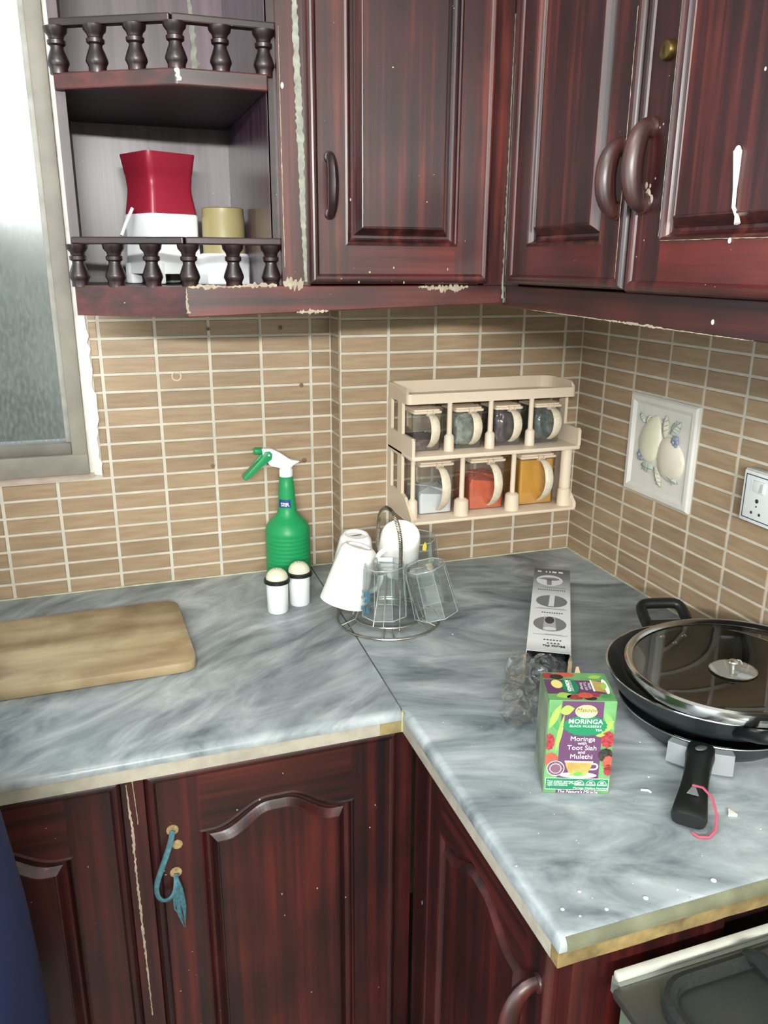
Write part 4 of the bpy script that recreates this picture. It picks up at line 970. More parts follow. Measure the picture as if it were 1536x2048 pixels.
def fpoly(name, pts, mat, k, top=False):
    def q(u, v):
        if top: return (X0+u*TWd, Y0+TDp*v, TH+.0002+k*.00012)
        return fp(u, v, k)
    m = MB(); vs_ = [q(*p) for p in pts]
    bm = bmesh.new(); f = bm.faces.new([bm.verts.new(v) for v in vs_]); bm.normal_update()
    tgt = Vector((0, 0, 1)) if top else Vector((0, -1, 0))
    if f.normal.dot(tgt) < 0: f.normal_flip()
    bmesh.ops.triangulate(bm, faces=[f]); m.bm(bm); return part(name, m, mat, tb)
def ell(cu, cv, ru, rv, n=24, a0=0, wob=0): return [(cu+ru*math.cos(a0+2*PI*i/n)*(1+wob*(i % 2)), cv+rv*math.sin(a0+2*PI*i/n)*(1+wob*(i % 2))) for i in range(n)]
Mpur = P('carton_purple', (94, 60, 92), .5); Mdg = P('carton_deep_green', (30, 122, 82), .5); Myel = P('carton_yellow', (222, 206, 128), .5); Mlim = P('carton_lime', (150, 186, 84), .5)
Mber = P('berry_red', (150, 54, 60), .5, var=.5, vscale=260); Mbdk = P('berry_black', (48, 44, 40), .5, var=.9, vscale=260); Mbor = P('berry_orange', (188, 84, 68), .5, var=.2, vscale=260); Mtea = P('tea_brown', (176, 148, 84), .5, var=.2, vscale=60)
MtG = P('print_grey', (150, 160, 150), .5)
fpoly('printed_panel', [(.195, .004), (.81, .004), (.825, .995), (.195, .995)], Mpur, 0)
def leafp(u, v, du, dv, w, mat, k, top=False):
    L_ = math.hypot(du, dv); a, b = du/L_, dv/L_; n = 8
    A_ = [(u+du*i/n-b*w*math.sin(PI*i/n), v+dv*i/n+a*w*math.sin(PI*i/n)) for i in range(n+1)]; B_ = [(u+du*i/n+b*w*math.sin(PI*i/n), v+dv*i/n-a*w*math.sin(PI*i/n)) for i in range(n-1, 0, -1)]
    fpoly('printed_leaf', A_+B_, mat, k, top)
leafp(.02, .30, .16, -.26, .05, Mlim, 1); leafp(.02, .12, .17, .22, .045, P('carton_mid_green', (70, 140, 82), .45), 0); leafp(.14, .56, .10, -.42, .035, Mlim, 2); leafp(.16, .12, .22, -.04, .05, Mlim, 1)
leafp(.83, .12, .15, .18, .05, P('carton_light_green', (122, 178, 96), .45), 0); leafp(.80, .34, .18, -.14, .045, Mlim, 1); leafp(.72, .36, .14, -.01, .018, Mlim, 4)
def berry(cu, cv, ru, rv, mat, k, top=False):
    fpoly('printed_berry', [(min(.998, max(.002, a)), b) for a, b in ell(cu, cv, ru, rv, 20, 0, .10)], mat, k, top)
berry(.045, .44, .075, .085, Mber, 1); berry(.09, .635, .10, .075, Mbor, 2); berry(.91, .40, .10, .085, Mber, 1); berry(.90, .57, .11, .07, Mbdk, 1); berry(.95, .655, .08, .075, Mbor, 2); berry(.955, .73, .06, .06, Mber, 2)
lf = ell(.555, .255, .315, .105, 40, 0, .0); lf = [(u+(.02 if i % 2 else 0)*math.copysign(1, u-.55), v+(.006 if i % 2 else 0)) for i, (u, v) in enumerate(lf)]
fpoly('printed_leaf', lf, Mdg, 5); fpoly('printed_oval', ell(.555, .108, .165, .07, 28), Myel, 6); fpoly('printed_oval', ell(.555, .145, .12, .028, 20), P('carton_pale', (206, 210, 160), .5), 7)
def ft(s, u, v, size, k=9, mat=Mw, **kw):
    x, y, z = fp(u, v, k); return text(s, size, mat, tb, Matrix.Translation((x, y, z)) @ Matrix.Rotation(PI/2, 4, 'X'), **kw)
Mtxd = P('print_brown', (70, 48, 40), .5)
ft('Masood', .555, .092, .0078, mat=Mtxd, shear=.35); ft('MORINGA', .555, .213, .0086, bold=.00012, space=1.05); ft('BLACK MULBERRY', .56, .262, .0044, space=1.08); ft('TEA', .76, .300, .0046)
ft('Moringa', .535, .398, .0092); ft('with', .535, .445, .0062); ft('Toot Siah', .535, .493, .0092); ft('and', .535, .540, .0062); ft('Mulethi', .535, .588, .0092)
fpoly('printed_cup', [(.30, .645), (.72, .645), (.70, .70), (.66, .76), (.60, .79), (.42, .79), (.36, .76), (.32, .70)], Mtea, 3)
fpoly('printed_cup_rim', [(.295, .638), (.725, .638), (.722, .655), (.298, .655)], P('cup_lilac', (214, 196, 214), .5), 4)
hp = [(.70, .66)]+[(.745+.06*math.cos(a), .695+.038*math.sin(a)) for a in [(-PI/2)+PI*i/8 for i in range(9)]]+[(.68, .735), (.69, .718)]+[(.745+.036*math.cos(a), .695+.022*math.sin(a)) for a in [(PI/2)-PI*i/8 for i in range(9)]]+[(.71, .674)]
fpoly('printed_cup_handle', hp, Mw, 4)
fpoly('printed_saucer', ell(.51, .795, .28, .032, 28), Mw, 2); leafp(.36, .80, .16, -.045, .02, Mlim, 5); leafp(.50, .80, .17, -.04, .02, Mlim, 5); leafp(.43, .79, .15, -.02, .024, P('mint', (90, 168, 70), .5), 6)
fpoly('printed_stamp', ell(.165, .725, .135, .083, 28), Mw, 3); fpoly('printed_stamp', ell(.165, .725, .125, .077, 28), P('stamp_plum', (110, 80, 96), .5, var=.6, vscale=400), 4); fpoly('printed_stamp', ell(.165, .725, .088, .054, 24), Mw, 5); fpoly('printed_stamp', ell(.165, .725, .080, .049, 24), P('stamp_plum_b', (120, 84, 100), .5), 6)
fpoly('printed_band', [(.025, .828), (.985, .828), (.985, .957), (.025, .957)], Mw, 4); fpoly('printed_band', [(.032, .833), (.978, .833), (.978, .952), (.032, .952)], Mdg, 5)
ft('Pure organic moringa tea', .055, .862, .0037, align='LEFT'); ft('with the benefits of honey', .055, .883, .0037, align='LEFT'); ft('right and balance', .055, .904, .0037, align='LEFT')
for u in (.545, .715, .885):
    fpoly('printed_badge', [(u+.075*math.cos(PI*i/10), .905-.058*math.sin(PI*i/10)) for i in range(11)], Mw, 6); fpoly('printed_badge', [(u+.066*math.cos(PI*i/10), .899-.050*math.sin(PI*i/10)) for i in range(11)], Mdg, 7)
    fpoly('printed_badge', [(u-.025, .862), (u+.025, .862), (u+.025, .878), (u-.025, .878)], Mw, 8); fpoly('printed_badge', [(u-.055, .884), (u+.055, .884), (u+.06, .897), (u-.06, .897)], MtG, 8)
ft('Moringa Oleifera Nutrient', .715, .932, .0040)
ft('The Nature\'s Miracle', .52, .974, .0058, shear=.15)
# top of the carton: the same print turned
fpoly('printed_panel', [(.004, .22), (.9, .24), (.9, .70), (.004, .72)], Mpur, 0, True)
berry(.09, .86, .10, .10, Mber, 1, True); berry(.34, .90, .16, .08, Mbor, 1, True); berry(.22, .82, .10, .09, Mbdk, 2, True); berry(.40, .12, .12, .08, Mber, 1, True); berry(.56, .18, .11, .09, Mbor, 2, True); berry(.62, .08, .09, .06, Mbdk, 1, True); berry(.70, .2, .08, .07, Mber, 1, True)
fpoly('printed_leaf', ell(.38, .48, .125, .26, 30), Mdg, 3, True); leafp(.12, .12, .24, .10, .10, Mlim, 1, True); leafp(.70, .80, .22, .08, .07, Mlim, 1, True); leafp(.78, .12, .18, .10, .06, P('top_green', (60, 140, 70), .5), 1, True)
fpoly('printed_oval', ell(.185, .55, .085, .15, 24), Myel, 4, True)
fpoly('printed_cup', [(.72, .34), (.90, .28), (.88, .66), (.74, .70)], Mtea, 3, True); fpoly('printed_saucer', ell(.915, .50, .045, .26, 20), Mw, 2, True)
fpoly('printed_cup_rim', [(.705, .32), (.73, .32), (.735, .72), (.71, .72)], Mw, 4, True); leafp(.86, .36, .05, .30, .05, Mlim, 5, True)
def tt(s, u, v, size, **kw): return text(s, size, Mw, tb, Matrix.Translation((X0+u*TWd, Y0+TDp*v, TH+.0014)) @ Matrix.Rotation(-PI/2+.0, 4, 'Z'), **kw)
tt('MORINGA', .345, .48, .0062, bold=.0003); tt('BLACK MULBERRY', .395, .48, .0034); tt('Moringa', .55, .48, .0052); tt('Toot Siah', .61, .48, .0052); tt('Mulethi', .67, .48, .0052); 
m = MB(); m.prism([(X0+.048, Y0+TDp-.0006), (X0+.056, Y0+TDp-.0006), (X0+.056, Y0+TDp+.0002), (X0+.048, Y0+TDp+.0002)], TH-.001, TH, 'z'); 
m = MB(); v0 = (X0+.043, Y0+TDp); m.prism([(X0+.043, TH-.0005), (X0+.0505, TH-.0005), (X0+.0475, TH+.009), (X0+.0445, TH+.0085)], Y0+TDp-.0005, Y0+TDp, 'y'); part('tuck_flap', m, P('bare_card', (170, 140, 112), .8), tb)
m = MB(); m.box(X0-.0006, X0-.0002, Y0+.002, Y0+TDp-.002, .004, TH-.004); part('side_print', m, P('faded_side_print', (128, 140, 116), .5, var=.45, vscale=22), tb)

# ------------------------------------------------------------------ silver carton with bag
p0 = Vector((-.3930, -.5240)); p1 = Vector((-.2040, -.2095)); dirv = (p1-p0); Ls = dirv.length; sa_ = math.atan2(dirv.y, dirv.x)
Rs = Matrix.Rotation(sa_, 3, 'Z'); c0_ = Rs.inverted() @ Vector((p0.x, p0.y, 0)); SX, SY, SH, SWd = c0_.x, c0_.y, .049, .069
sb = thing('long_carton', 'long silver-grey printed carton lying on the marble, open at the near end', 'carton', (SX+Ls/2, SY-SWd/2, 0), sa_)
def silver():
    m, t, b = newmat('silver_carton'); N = t.nodes; L = t.links
    tc = N.new('ShaderNodeTexCoord'); sp_ = N.new('ShaderNodeSeparateXYZ'); L.new(tc.outputs['Object'], sp_.inputs[0])
    r = N.new('ShaderNodeValToRGB'); mr = N.new('ShaderNodeMapRange'); mr.inputs[1].default_value = -.185; mr.inputs[2].default_value = .185; L.new(sp_.outputs[0], mr.inputs[0]); L.new(mr.outputs[0], r.inputs[0])
    e = r.color_ramp.elements; e[0].position = 0; e[0].color = lin((190, 192, 192)); e[1].position = 1; e[1].color = lin((84, 88, 92)); k = e.new(.10); k.color = lin((232, 234, 234)); k = e.new(.6); k.color = lin((218, 222, 224)); k = e.new(.86); k.color = lin((122, 126, 130))
    L.new(r.outputs[0], b.inputs['Base Color']); b.inputs['Metallic'].default_value = .05; b.inputs['Roughness'].default_value = .35; return m
Msil = silver()
th = .0012
m = MB(); m.box(SX, SX+Ls, SY-SWd, SY, .0003, .0003+th); m.box(SX, SX+Ls, SY-SWd, SY, SH-th, SH); m.box(SX, SX+Ls, SY-th, SY, th, SH-th); m.box(SX, SX+Ls, SY-SWd, SY-SWd+th, th, SH-th); m.box(SX+Ls-th, SX+Ls, SY-SWd, SY, th, SH-th)
part('carton', m, Msil, sb)
# print on the top; u from the near end, w from the left edge to the right
def sp_poly(name, pts, mat, k):
    m = MB(); bm = bmesh.new(); f = bm.faces.new([bm.verts.new((SX+u*Ls, SY-w*SWd, SH+.0002+k*.00015)) for u, w in pts]); bm.normal_update()
    if f.normal.z < 0: f.normal_flip()
    bmesh.ops.triangulate(bm, faces=[f]); m.bm(bm); return part(name, m, mat, sb)
Mdkp = P('print_dark', (60, 62, 66), .5); Mg1 = P('print_mid_grey', (128, 130, 132), .4); Mlt = P('print_light', (214, 218, 220), .4)
sp_poly('printed_oval', ell(.83, .44, .075, .36, 28), Mlt, 0); sp_poly('printed_picture', [(.845, .12), (.868, .30), (.872, .55), (.862, .68), (.845, .72), (.83, .60), (.835, .35)], Mg1, 1); sp_poly('printed_picture', [(.84, .36), (.84, .50), (.765, .50), (.765, .38)], Mg1, 1)
sp_poly('printed_oval', ell(.555, .52, .075, .40, 28), P('print_slate', (112, 116, 120), .4), 0); sp_poly('printed_picture', [(.628, .47), (.628, .60), (.49, .58), (.49, .44)], Mlt, 1)
sp_poly('printed_oval', ell(.285, .50, .08, .40, 28), P('print_slate_b', (118, 120, 124), .4), 0); sp_poly('printed_picture', [(.365, .36), (.355, .62), (.215, .66), (.205, .34)], P('print_rose', (176, 170, 172), .4), 1); sp_poly('printed_picture', ell(.325, .49, .040, .115, 16), Mdkp, 2); sp_poly('printed_picture', ell(.232, .5, .018, .16, 16), Mlt, 2)
def stx(s, u, w, size, mat=Mdkp, **kw): return text(s, size, mat, sb, Matrix.Translation((SX+u*Ls, SY-w*SWd, SH+.0008)) @ Matrix.Rotation(PI/2, 4, 'Z'), **kw)
stx('Multi Pu', .055, .62, .0105, bold=.0003); 
for u, w0, w1, k in ((.083, .44, .76, 4), (.115, .36, .80, 6), (.412, .28, .82, 9), (.698, .14, .88, 13)):     # small print too blurred to read
    for i in range(k): sp_poly('printed_mark', [(u-.006, w0+(w1-w0)*(i+.12)/k), (u+.006, w0+(w1-w0)*(i+.2)/k), (u+.006, w0+(w1-w0)*(i+.75)/k), (u-.004, w0+(w1-w0)*(i+.82)/k)], Mdkp, 0)
for u, a, b in ((.165, .12, .92), (.172, .4, .8), (.455, .12, .9), (.463, .2, .85), (.725, .3, .9), (.733, .2, .86)): sp_poly('printed_rule', [(u, a), (u+.004, a), (u+.004, b), (u, b)], Mg1, 0)
for a, b in ((.10, .20), (.32, .36), (.42, .46), (.5, .62), (.68, .80)): sp_poly('printed_mark', [(.945, a), (.965, a), (.962, b), (.942, b)], Mw, 1)
# torn flap at the open end
Mcard = P('torn_card', (160, 140, 118), .8, var=.2, vscale=80)
m = MB(); m.prism([(SX-.020, SY-SWd-.002), (SX, SY-SWd-.0005), (SX, SY-SWd+.001), (SX-.018, SY-SWd+.004)], .010, .046, 'z'); part('torn_flap', m, Mcard, sb)
m = MB(); m.prism([(SX-.012, SY-.001), (SX, SY-.001), (SX, SY), (SX-.012, SY+.003)], .004, .045, 'z'); part('torn_flap', m, Mcard, sb)
# plastic-wrapped dark content poking out
def crumple(m, fn, nu, nv, amp, sc_, sd):
    v = []; fs = []
    for i in range(nu+1):
        for j in range(nv+1):
            p = Vector(fn(i/nu, j/nv)); d_ = noise.noise_vector(p*sc_+Vector((sd, 0, 0)))+.5*noise.noise_vector(p*sc_*2.4+Vector((0, sd, 0))); q = p+d_*amp; q.z = max(q.z, .0012); v.append(q)
    for i in range(nu):
        for j in range(nv): a = i*(nv+1)+j; fs.append((a, a+1, a+nv+2, a+nv+1))
    return m.add(v, fs, True)
def tubef(x0, x1, yc, zc, ry, rz, taper):
    def f(u, v):
        a = 2*PI*v; s = 1-taper*u**2
        return (x0+(x1-x0)*u, yc+ry*s*math.cos(a), zc*s+rz*s*math.sin(a))
    return f
bg2 = thing('wrapped_blade', 'dark attachment in crinkled clear film poking out of the silver carton', 'attachment', (SX-.02, SY-SWd/2, 0), sa_)
m = MB(); crumple(m, tubef(SX+.05, SX-.045, SY-SWd/2, .024, .027, .018, .25), 30, 30, .006, 60, 3); part('wrapped_core', m, P('dark_film', (60, 66, 72), .15, coat=1, var=.8, vscale=60, bump=.8, bscale=90), bg2)
m = MB(); crumple(m, tubef(SX-.002, SX-.062, SY-SWd/2+.004, .026, .030, .021, .5), 30, 36, .008, 50, 9); part('film', m, thin_glass('clear_film', (252, 254, 255), .05, .1, .5), bg2)
pb = thing('plastic_bag', 'crumpled clear plastic bag lying on the marble left of the tea carton', 'bag', (-.455, -.60, 0))
def bagf(u, v):
    a = 2*PI*v; cx, cy = -.385-.085*u, -.515-.135*u; w_ = .032*(1-.35*u); return (cx+w_*math.cos(a)*.84, cy-w_*math.cos(a)*.5, .019*(1-.45*u)+.017*(1-.45*u)*math.sin(a))
m = MB(); crumple(m, bagf, 44, 40, .012, 34, 21); part('film', m, thin_glass('crumpled_film', (254, 255, 255), .05, .1, .5), pb)

# ------------------------------------------------------------------ pans
PX, PY = -.207, -.727
fpn = thing('frying_pan', 'black non-stick frying pan with a silver bracket and long handle, under the wok', 'pan', (PX, PY, 0))
m = MB(); m.lathe([(.088, .0008), (.100, .003), (.115, .018), (.1245, .034), (.1265, .0365), (.1265, .0385), (.1245, .0385), (.112, .018), (.095, .006), (.01, .005)], (PX, PY, 0), 64); part('pan_body', m, M_nonst, fpn)
m = MB(); m.tube([(PX+.1262*math.cos(a*PI/36), PY+.1262*math.sin(a*PI/36), .0378) for a in range(72)], .0011, 6, closed=True); part('rim', m, P('bare_aluminium', (150, 154, 156), .3, metal=1), fpn)
hd0 = math.atan2(-.92+.727, -.398+.207); ux, uy = math.cos(hd0), math.sin(hd0); vx, vy = -uy, ux
def hp_(r, s, z): return (PX+ux*r+vx*s, PY+uy*r+vy*s, z)
def arcband(r0, r1, da, z0, z1):
    v = []; fs = []; n = 12
    for i in range(n+1):
        a = hd0-da+2*da*i/n
        for (r, z) in ((r0, z0), (r0, z1), (r1, z1), (r1+.002, z0)): v.append((PX+r*math.cos(a), PY+r*math.sin(a), z))
    for i in range(n):
        for k in range(4): fs.append((i*4+k, i*4+(k+1) % 4, (i+1)*4+(k+1) % 4, (i+1)*4+k))
    fs += [(3, 2, 1, 0), tuple(n*4+k for k in range(4))]
    return v, fs
v, fs = arcband(.118, .1375, .30, .007, .0355); m = MB(); m.add(v, fs); part('handle_bracket', m, P('silver_paint', (150, 154, 158), .4, metal=.3), fpn, 'silver-grey bracket')
secs = [(.128, .0175, .014, .043), (.140, .018, .013, .044), (.152, .0165, .012, .040), (.18, .0155, .010, .034), (.205, .0165, .008, .031), (.232, .019, .006, .0285), (.252, .0205, .003, .0265), (.258, .018, .005, .022)]
v = []; fs = []; n = 12
for (r, w_, z0, z1) in secs:
    for i in range(n):
        a = 2*PI*i/n; c_, s_ = math.cos(a), math.sin(a); c_ = math.copysign(abs(c_)**.6, c_); s_ = math.copysign(abs(s_)**.6, s_)
        v.append(hp_(r, w_*c_, (z0+z1)/2+(z1-z0)/2*s_))
for k in range(len(secs)-1):
    for i in range(n): fs.append((k*n+i, k*n+(i+1) % n, (k+1)*n+(i+1) % n, (k+1)*n+i))
fs += [tuple(range(n)), tuple((len(secs)-1)*n+i for i in range(n))[::-1]]
m = MB(); m.add(v, fs, True); hnd = part('handle', m, M_blackp, fpn)
m = MB(); m.add([hp_(.207, 0, .0318), hp_(.229, -.007, .0302), hp_(.229, .007, .0302)], [(0, 1, 2)]); m.add([hp_(.228, -.0065, .0303), hp_(.228, .0065, .0303), hp_(.2285, .0065, .0296), hp_(.2285, -.0065, .0296)], [(0, 1, 2, 3)])
part('hanging_hole', m, P('hole_marble', (112, 118, 122), .5), hnd)
m = MB(); m.ball(hp_(.1445, 0, .0440), .0075, 1.2, .7, .25); part('handle_badge', m, P('worn_badge', (110, 112, 114), .3, metal=.6), hnd)
# pink elastic band through the handle hole
m = MB(); m.tube([hp_(.214, -.002, .033), hp_(.216, .010, .0345), hp_(.224, .021, .030), hp_(.238, .029, .018), hp_(.252, .030, .006), hp_(.262, .024, .0022), hp_(.266, .013, .0018), hp_(.262, .006, .0025)], .0014, 6, flat=1.4)
single('elastic_band', m, P('pink_rubber', (160, 74, 92), .6), 'pink elastic band looped through the pan handle hole', 'band', hp_(.262, .02, 0))

QX, QY = -.1995, -.7185
wk = thing('wok', 'black two-handled non-stick wok standing on the frying pan', 'wok', (QX, QY, .0395))
m = MB(); m.lathe([(.085, .0400), (.118, .0398), (.1245, .0425), (.1365, .053), (.1445, .068), (.1475, .0785), (.1490, .0805), (.1470, .0805), (.1405, .0715), (.128, .055), (.110, .0445), (.08, .042), (.01, .0415)], (QX, QY, 0), 72); part('wok_body', m, M_nonst, wk)
m = MB(); m.tube([(QX+.1483*math.cos(a*PI/40), QY+.1483*math.sin(a*PI/40), .0803) for a in range(80)], .0016, 8, closed=True); part('rim', m, M_chrome, wk)
def loop_handle(ang_):
    c_, s_ = math.cos(ang_), math.sin(ang_); q = lambda r, t, z: (QX+c_*r-s_*t, QY+s_*r+c_*t, z)
    m = MB()
    pth = [q(.136, -.034, .066), q(.152, -.034, .074)]+bez(q(.160, -.034, .078), q(.193, -.036, .094), q(.196, -.034, .096), q(.197, -.018, .097), 6)+bez(q(.197, .018, .097), q(.196, .034, .096), q(.193, .036, .094), q(.160, .034, .078), 6)+[q(.152, .034, .074), q(.136, .034, .066)]
    m.tube(pth, .0088, 10)
    m.add([q(.142, -.036, .062), q(.142, .036, .062), q(.142, .036, .081), q(.142, -.036, .081), q(.160, -.036, .070), q(.160, .036, .070), q(.161, .036, .084), q(.161, -.036, .084)], [(0, 1, 5, 4), (4, 5, 6, 7), (7, 6, 2, 3), (0, 4, 7, 3), (1, 2, 6, 5)])
    h = part('loop_handle', m, M_blackp, wk)
    m = MB()
    for t_ in (-.018, .018): m.ball(q(.1365, t_, .066), .0055, 1, 1, .8)
    m.ball(q(.128, 0, .0585), .005, 1, 1, .8)
    part('rivet', m, M_chrome, h)
loop_handle(math.radians(76)); loop_handle(math.radians(76-180))
# lid, laid upside down and tilted
LC = Vector((-.1935, -.7455, .1015)); nn = Vector((-.045, .03, 1)).normalized()
ld = thing('pan_lid', 'round glass lid with a wide steel rim, upturned and tilted on the wok', 'lid', tuple(LC-nn*.012))
m = MB(); m.lathe([(.1345, .0012), (.1385, .0045), (.1425, .0055), (.1455, .003), (.1462, -.002), (.1462, -.010), (.1445, -.0125), (.1425, -.011), (.1425, -.003), (.1380, -.0012), (.1345, -.001)], LC, 80, axis=nn, cap=False); part('steel_rim', m, M_chrome, ld)
def lidglass():
    m, t, b = newmat('smoky_lid_glass'); N = t.nodes; L = t.links; N.remove(b); out = N['Material Output']
    tr_ = N.new('ShaderNodeBsdfTransparent'); tr_.inputs[0].default_value = (.62, .68, .68, 1)
    gl = N.new('ShaderNodeBsdfGlossy'); gl.inputs['Roughness'].default_value = .02
    fr_ = N.new('ShaderNodeFresnel'); fr_.inputs[0].default_value = 1.75
    mx = N.new('ShaderNodeMixShader'); L.new(fr_.outputs[0], mx.inputs[0]); L.new(tr_.outputs[0], mx.inputs[1]); L.new(gl.outputs[0], mx.inputs[2]); L.new(mx.outputs[0], out.inputs[0]); return m
m = MB(); m.lathe([(.1350, -.0005)]+[(.135*(1-i/10)+.0005, -.0005-.010*(1-(1-i/10)**2)) for i in range(1, 11)], LC, 64, axis=nn, cap=False); part('glass', m, lidglass(), ld)
m = MB(); m.lathe([(.0, -.0098), (.029, -.0092), (.031, -.0086), (.029, -.0080), (.0, -.0078)], LC, 40, axis=nn, cap=False); part('knob_disc', m, thin_glass('knob_disc_film', (230, 225, 205), .22, .08, .5), ld)
m = MB(); m.lathe([(.0303, -.0092), (.0318, -.0086), (.0303, -.0080)], LC, 40, axis=nn, cap=False); part('washer', m, M_chrome, ld)
m = MB(); m.lathe([(.0035, -.010), (.0035, .001), (.0065, .0015), (.0075, .003), (.0065, .005), (.002, .006)], LC, 16, axis=nn); m.tube([LC+nn*.004+Vector((.0075, .002, 0)), LC+nn*.003+Vector((.012, .0, 0)), LC+nn*-.001+Vector((.0125, -.003, 0))], .0012, 6); part('screw', m, M_chrome, ld)
m = MB(); m.prism([(-.325, -.905), (-.315, -.909), (-.3175, -.896)], .0003, .004, 'z'); 
single('paper_scrap', m, P('scrap_white', (214, 212, 200), .8), 'tiny white scrap under the pan handle', 'scrap', (-.319, -.903, 0))

# ------------------------------------------------------------------ crumbs and paint specks on the worktop
m = MB()
for (x, y, r) in ((-.3296, -.7387+.0, .0012), (-.3678, -.8097, .0014), (-.3394, -.8856, .001), (-.4548, -1.0, .0012), (-.4996, -.985, .0028), (-.5896, -.9707, .0022), (-.5469, -.985, .0022), (-.5773, -.9839, .0014), (-.4151, -.9868, .0032), (-.3052, -.9361, .001), (-.56, -.955, .002), (-.605, -.90, .0012), (-.46, -.985, .0013)):
    m.ball((x, y, .0003+r*.33), r, 1, 1, .35, 8, 5)
for i in range(34): m.ball((random.uniform(-.58, -.30), random.uniform(-.99, -.6), .0005), random.uniform(.0003, .0007), 1, 1, .5, 5, 4)
m.tube([(-.3935, -.829, .0008), (-.386, -.833, .0012), (-.3845, -.8375, .0006)], .0013, 6)
m.ball((-.44, -.345, .0003), .0014, 1, 1, .5, 6, 4)
for i in range(12): m.ball((random.uniform(-1.1, -.66), random.uniform(-.5, .0), .0005), random.uniform(.0003, .0006), 1, 1, .5, 5, 4)
single('crumbs', m, M_white, 'white paint specks and crumbs scattered over the marble', 'crumbs', (-.45, -.85, 0), kind='stuff')

# ------------------------------------------------------------------ person at the left edge
pr = thing('person', 'person in a long navy blue garment standing at the left edge', 'person', (-1.285, -.85, FZ))
def skin_obj(name, verts, edges, radii, mat, parent, sub=2):
    me = bpy.data.meshes.new(name); off = Vector(OFF[parent.name]); me.from_pydata([tuple(Vector(v)-off) for v in verts], edges, []); me.materials.append(mat)
    o = bpy.data.objects.new(name, me); COL.objects.link(o)
    sk = o.modifiers.new('skin', 'SKIN'); su = o.modifiers.new('sub', 'SUBSURF'); su.levels = sub; su.render_levels = sub
    for i, r in enumerate(radii): me.skin_vertices[0].data[i].radius = (r, r) if not isinstance(r, tuple) else r
    me.skin_vertices[0].data[0].use_root = True
    m2_ = bpy.data.meshes.new_from_object(o.evaluated_get(bpy.context.evaluated_depsgraph_get())); m2_.name = name
    bpy.data.objects.remove(o); m2_.polygons.foreach_set('use_smooth', [True]*len(m2_.polygons))
    if not m2_.materials: m2_.materials.append(mat)
    q = bpy.data.objects.new(name, m2_); COL.objects.link(q); q.parent = parent; OFF[q.name] = tuple(off); return q
Msk = P('brown_skin', (150, 104, 80), .55); px0, py0 = -1.31, -.85
V = [(px0, py0, .02), (px0, py0, .18), (px0-.01, py0, .36), (px0-.01, py0, .50), (px0-.01, py0, .565), (px0-.03, py0, .63), (px0-.035, py0, .72), (px0-.03, py0, .79)]; E_ = [(i, i+1) for i in range(7)]; Rr = [.12, .10, .10, .075, .048, .055, .078, .06]
for s in (-1, 1):
    b = len(V); V += [(px0, py0+s*.17, .49), (px0+.0, py0+s*.215, .22), (px0-.16, py0+s*.17, .12), (px0-.22, py0+s*.15, .12)]; E_ += [(3, b), (b, b+1), (b+1, b+2), (b+2, b+3)]; Rr += [.045, .040, .028, .024]
    hb = b+3
    for k, (dx, dy, dz) in enumerate(((-.085, -.022, .008), (-.095, -.007, .01), (-.09, .009, .008), (-.075, .024, .004))):
        c = len(V); V += [(px0-.22+dx*.4, py0+s*.15+dy*.8, .12+dz), (px0-.22+dx*.8, py0+s*.15+dy, .115+dz), (px0-.22+dx, py0+s*.15+dy, .10)]; E_ += [(hb, c), (c, c+1), (c+1, c+2)]; Rr += [.0095, .0085, .007]
    c = len(V); V += [(px0-.235, py0+s*.115, .115), (px0-.265, py0+s*.10, .108)]; E_ += [(hb, c), (c, c+1)]; Rr += [.011, .008]
    b = len(V); V += [(px0, py0+s*.09, -.10), (px0-.01, py0+s*.10, -.42), (px0+.01, py0+s*.10, -.79), (px0-.02, py0+s*.10, FZ+.035), (px0-.13, py0+s*.11, FZ+.028)]; E_ += [(0, b), (b, b+1), (b+1, b+2), (b+2, b+3), (b+3, b+4)]; Rr += [.085, .058, .038, .034, .027]
skin_obj('body', V, E_, Rr, Msk, pr)
Mnavy = P('navy_cloth', (24, 36, 78), .85, var=.18, vscale=6, bump=.2, bscale=400)
def cloth(secs, mat, name, fold=.006):
    n = 48; v = []; fs = []
    for (cx, cy, rx, ry, z, k) in secs:
        for i in range(n):
            a = 2*PI*i/n; f_ = 1+k*math.sin(a*7+z*3)*.5+k*math.sin(a*11+1)*.5; v.append((cx+rx*f_*math.cos(a), cy+ry*f_*math.sin(a), z))
    for k in range(len(secs)-1):
        for i in range(n): fs.append((k*n+i, k*n+(i+1) % n, (k+1)*n+(i+1) % n, (k+1)*n+i))
    m = MB(); m.add(v, fs, True); return part(name, m, mat, pr)
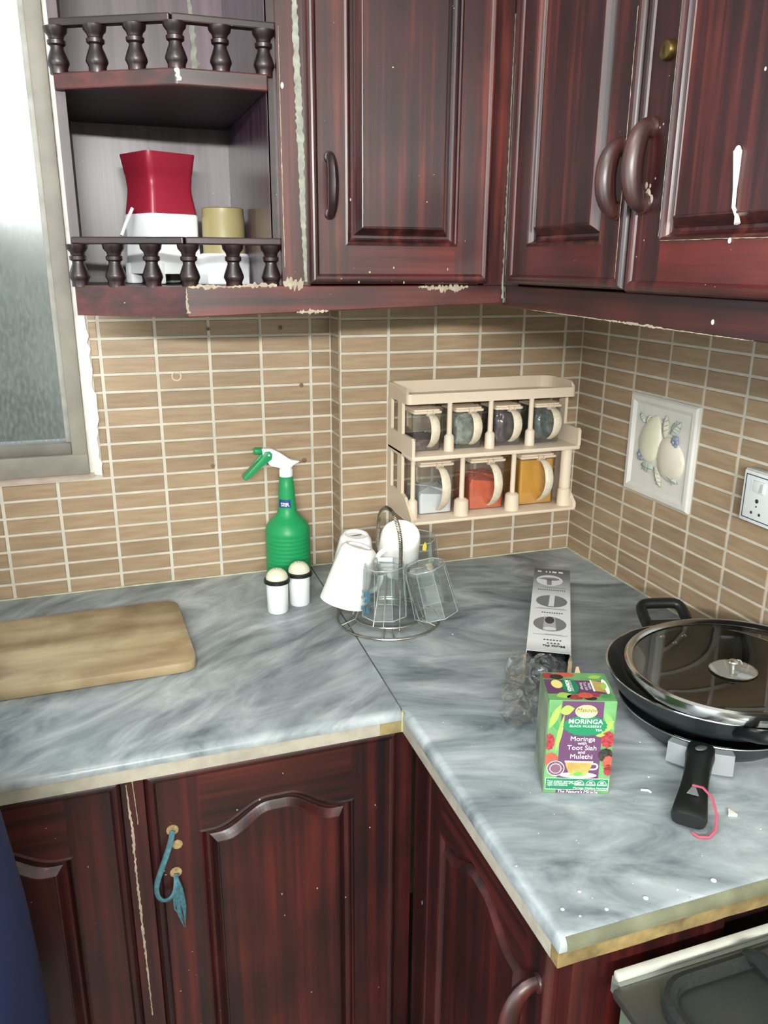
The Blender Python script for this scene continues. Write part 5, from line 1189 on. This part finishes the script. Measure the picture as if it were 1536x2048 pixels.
cloth([(-1.30, py0, .190, .255, -.44, .06), (-1.295, py0, .195, .24, -.25, .04), (-1.288, py0, .191, .225, -.10, .02), (-1.29, py0, .189, .215, .02, .01), (-1.30, py0, .190, .205, .12, .006), (-1.308, py0, .178, .20, .18, .006), (-1.318, py0, .155, .185, .24, .006), (-1.322, py0, .155, .20, .38, .004), (-1.325, py0, .14, .235, .47, .003), (-1.325, py0, .115, .19, .53, 0), (-1.32, py0, .075, .09, .568, 0), (-1.32, py0, .056, .06, .585, 0)], Mnavy, 'kurta')
for s in (-1, 1):
    m = MB(); m.tube([(px0, py0+s*.13, .495), (px0, py0+s*.19, .43), (px0+.0, py0+s*.215, .22), (px0-.06, py0+s*.20, .165), (px0-.17, py0+s*.168, .12)], [.07, .07, .058, .052, .044], 16); part('sleeve', m, Mnavy, pr)
    m = MB(); m.tube([(px0, py0+s*.09, -.05), (px0-.01, py0+s*.10, -.42), (px0+.01, py0+s*.10, -.80)], [.11, .085, .068], 16); part('trouser_leg', m, P('navy_trousers', (26, 34, 70), .85), pr)
    m = MB(); m.ball((px0-.075, py0+s*.11, FZ+.034), .034, 3.6, 1.35, 1.0, 16, 10); part('shoe', m, P('dark_shoe', (40, 34, 30), .5), pr)
    m = MB(); m.ball((px0-.03, py0+s*.078, .705), .016, .8, .35, 1.3); part('ear', m, Msk, pr)
    m = MB(); m.ball((px0-.107, py0+s*.03, .715), .011, .5, 1.2, .7); part('eye', m, M_white, pr)
m = MB(); m.ball((px0-.115, py0, .692), .014, 1, .7, 1.4); part('nose', m, Msk, pr)
m = MB(); m.ball((px0-.105, py0, .658), .014, .5, 1.6, .4); part('mouth', m, P('lip', (140, 80, 72), .5), pr)
m = MB(); bm = bmesh.new(); bmesh.ops.create_uvsphere(bm, u_segments=24, v_segments=16, radius=1)
for v_ in bm.verts:
    if v_.co.x < -.1 and v_.co.z < .45: v_.co.x = -.1
    v_.co = Vector((px0-.02+v_.co.x*.092, py0+v_.co.y*.084, .745+v_.co.z*.085))
m.bm(bm, True); part('hair', m, P('black_hair', (20, 17, 16), .6), pr)
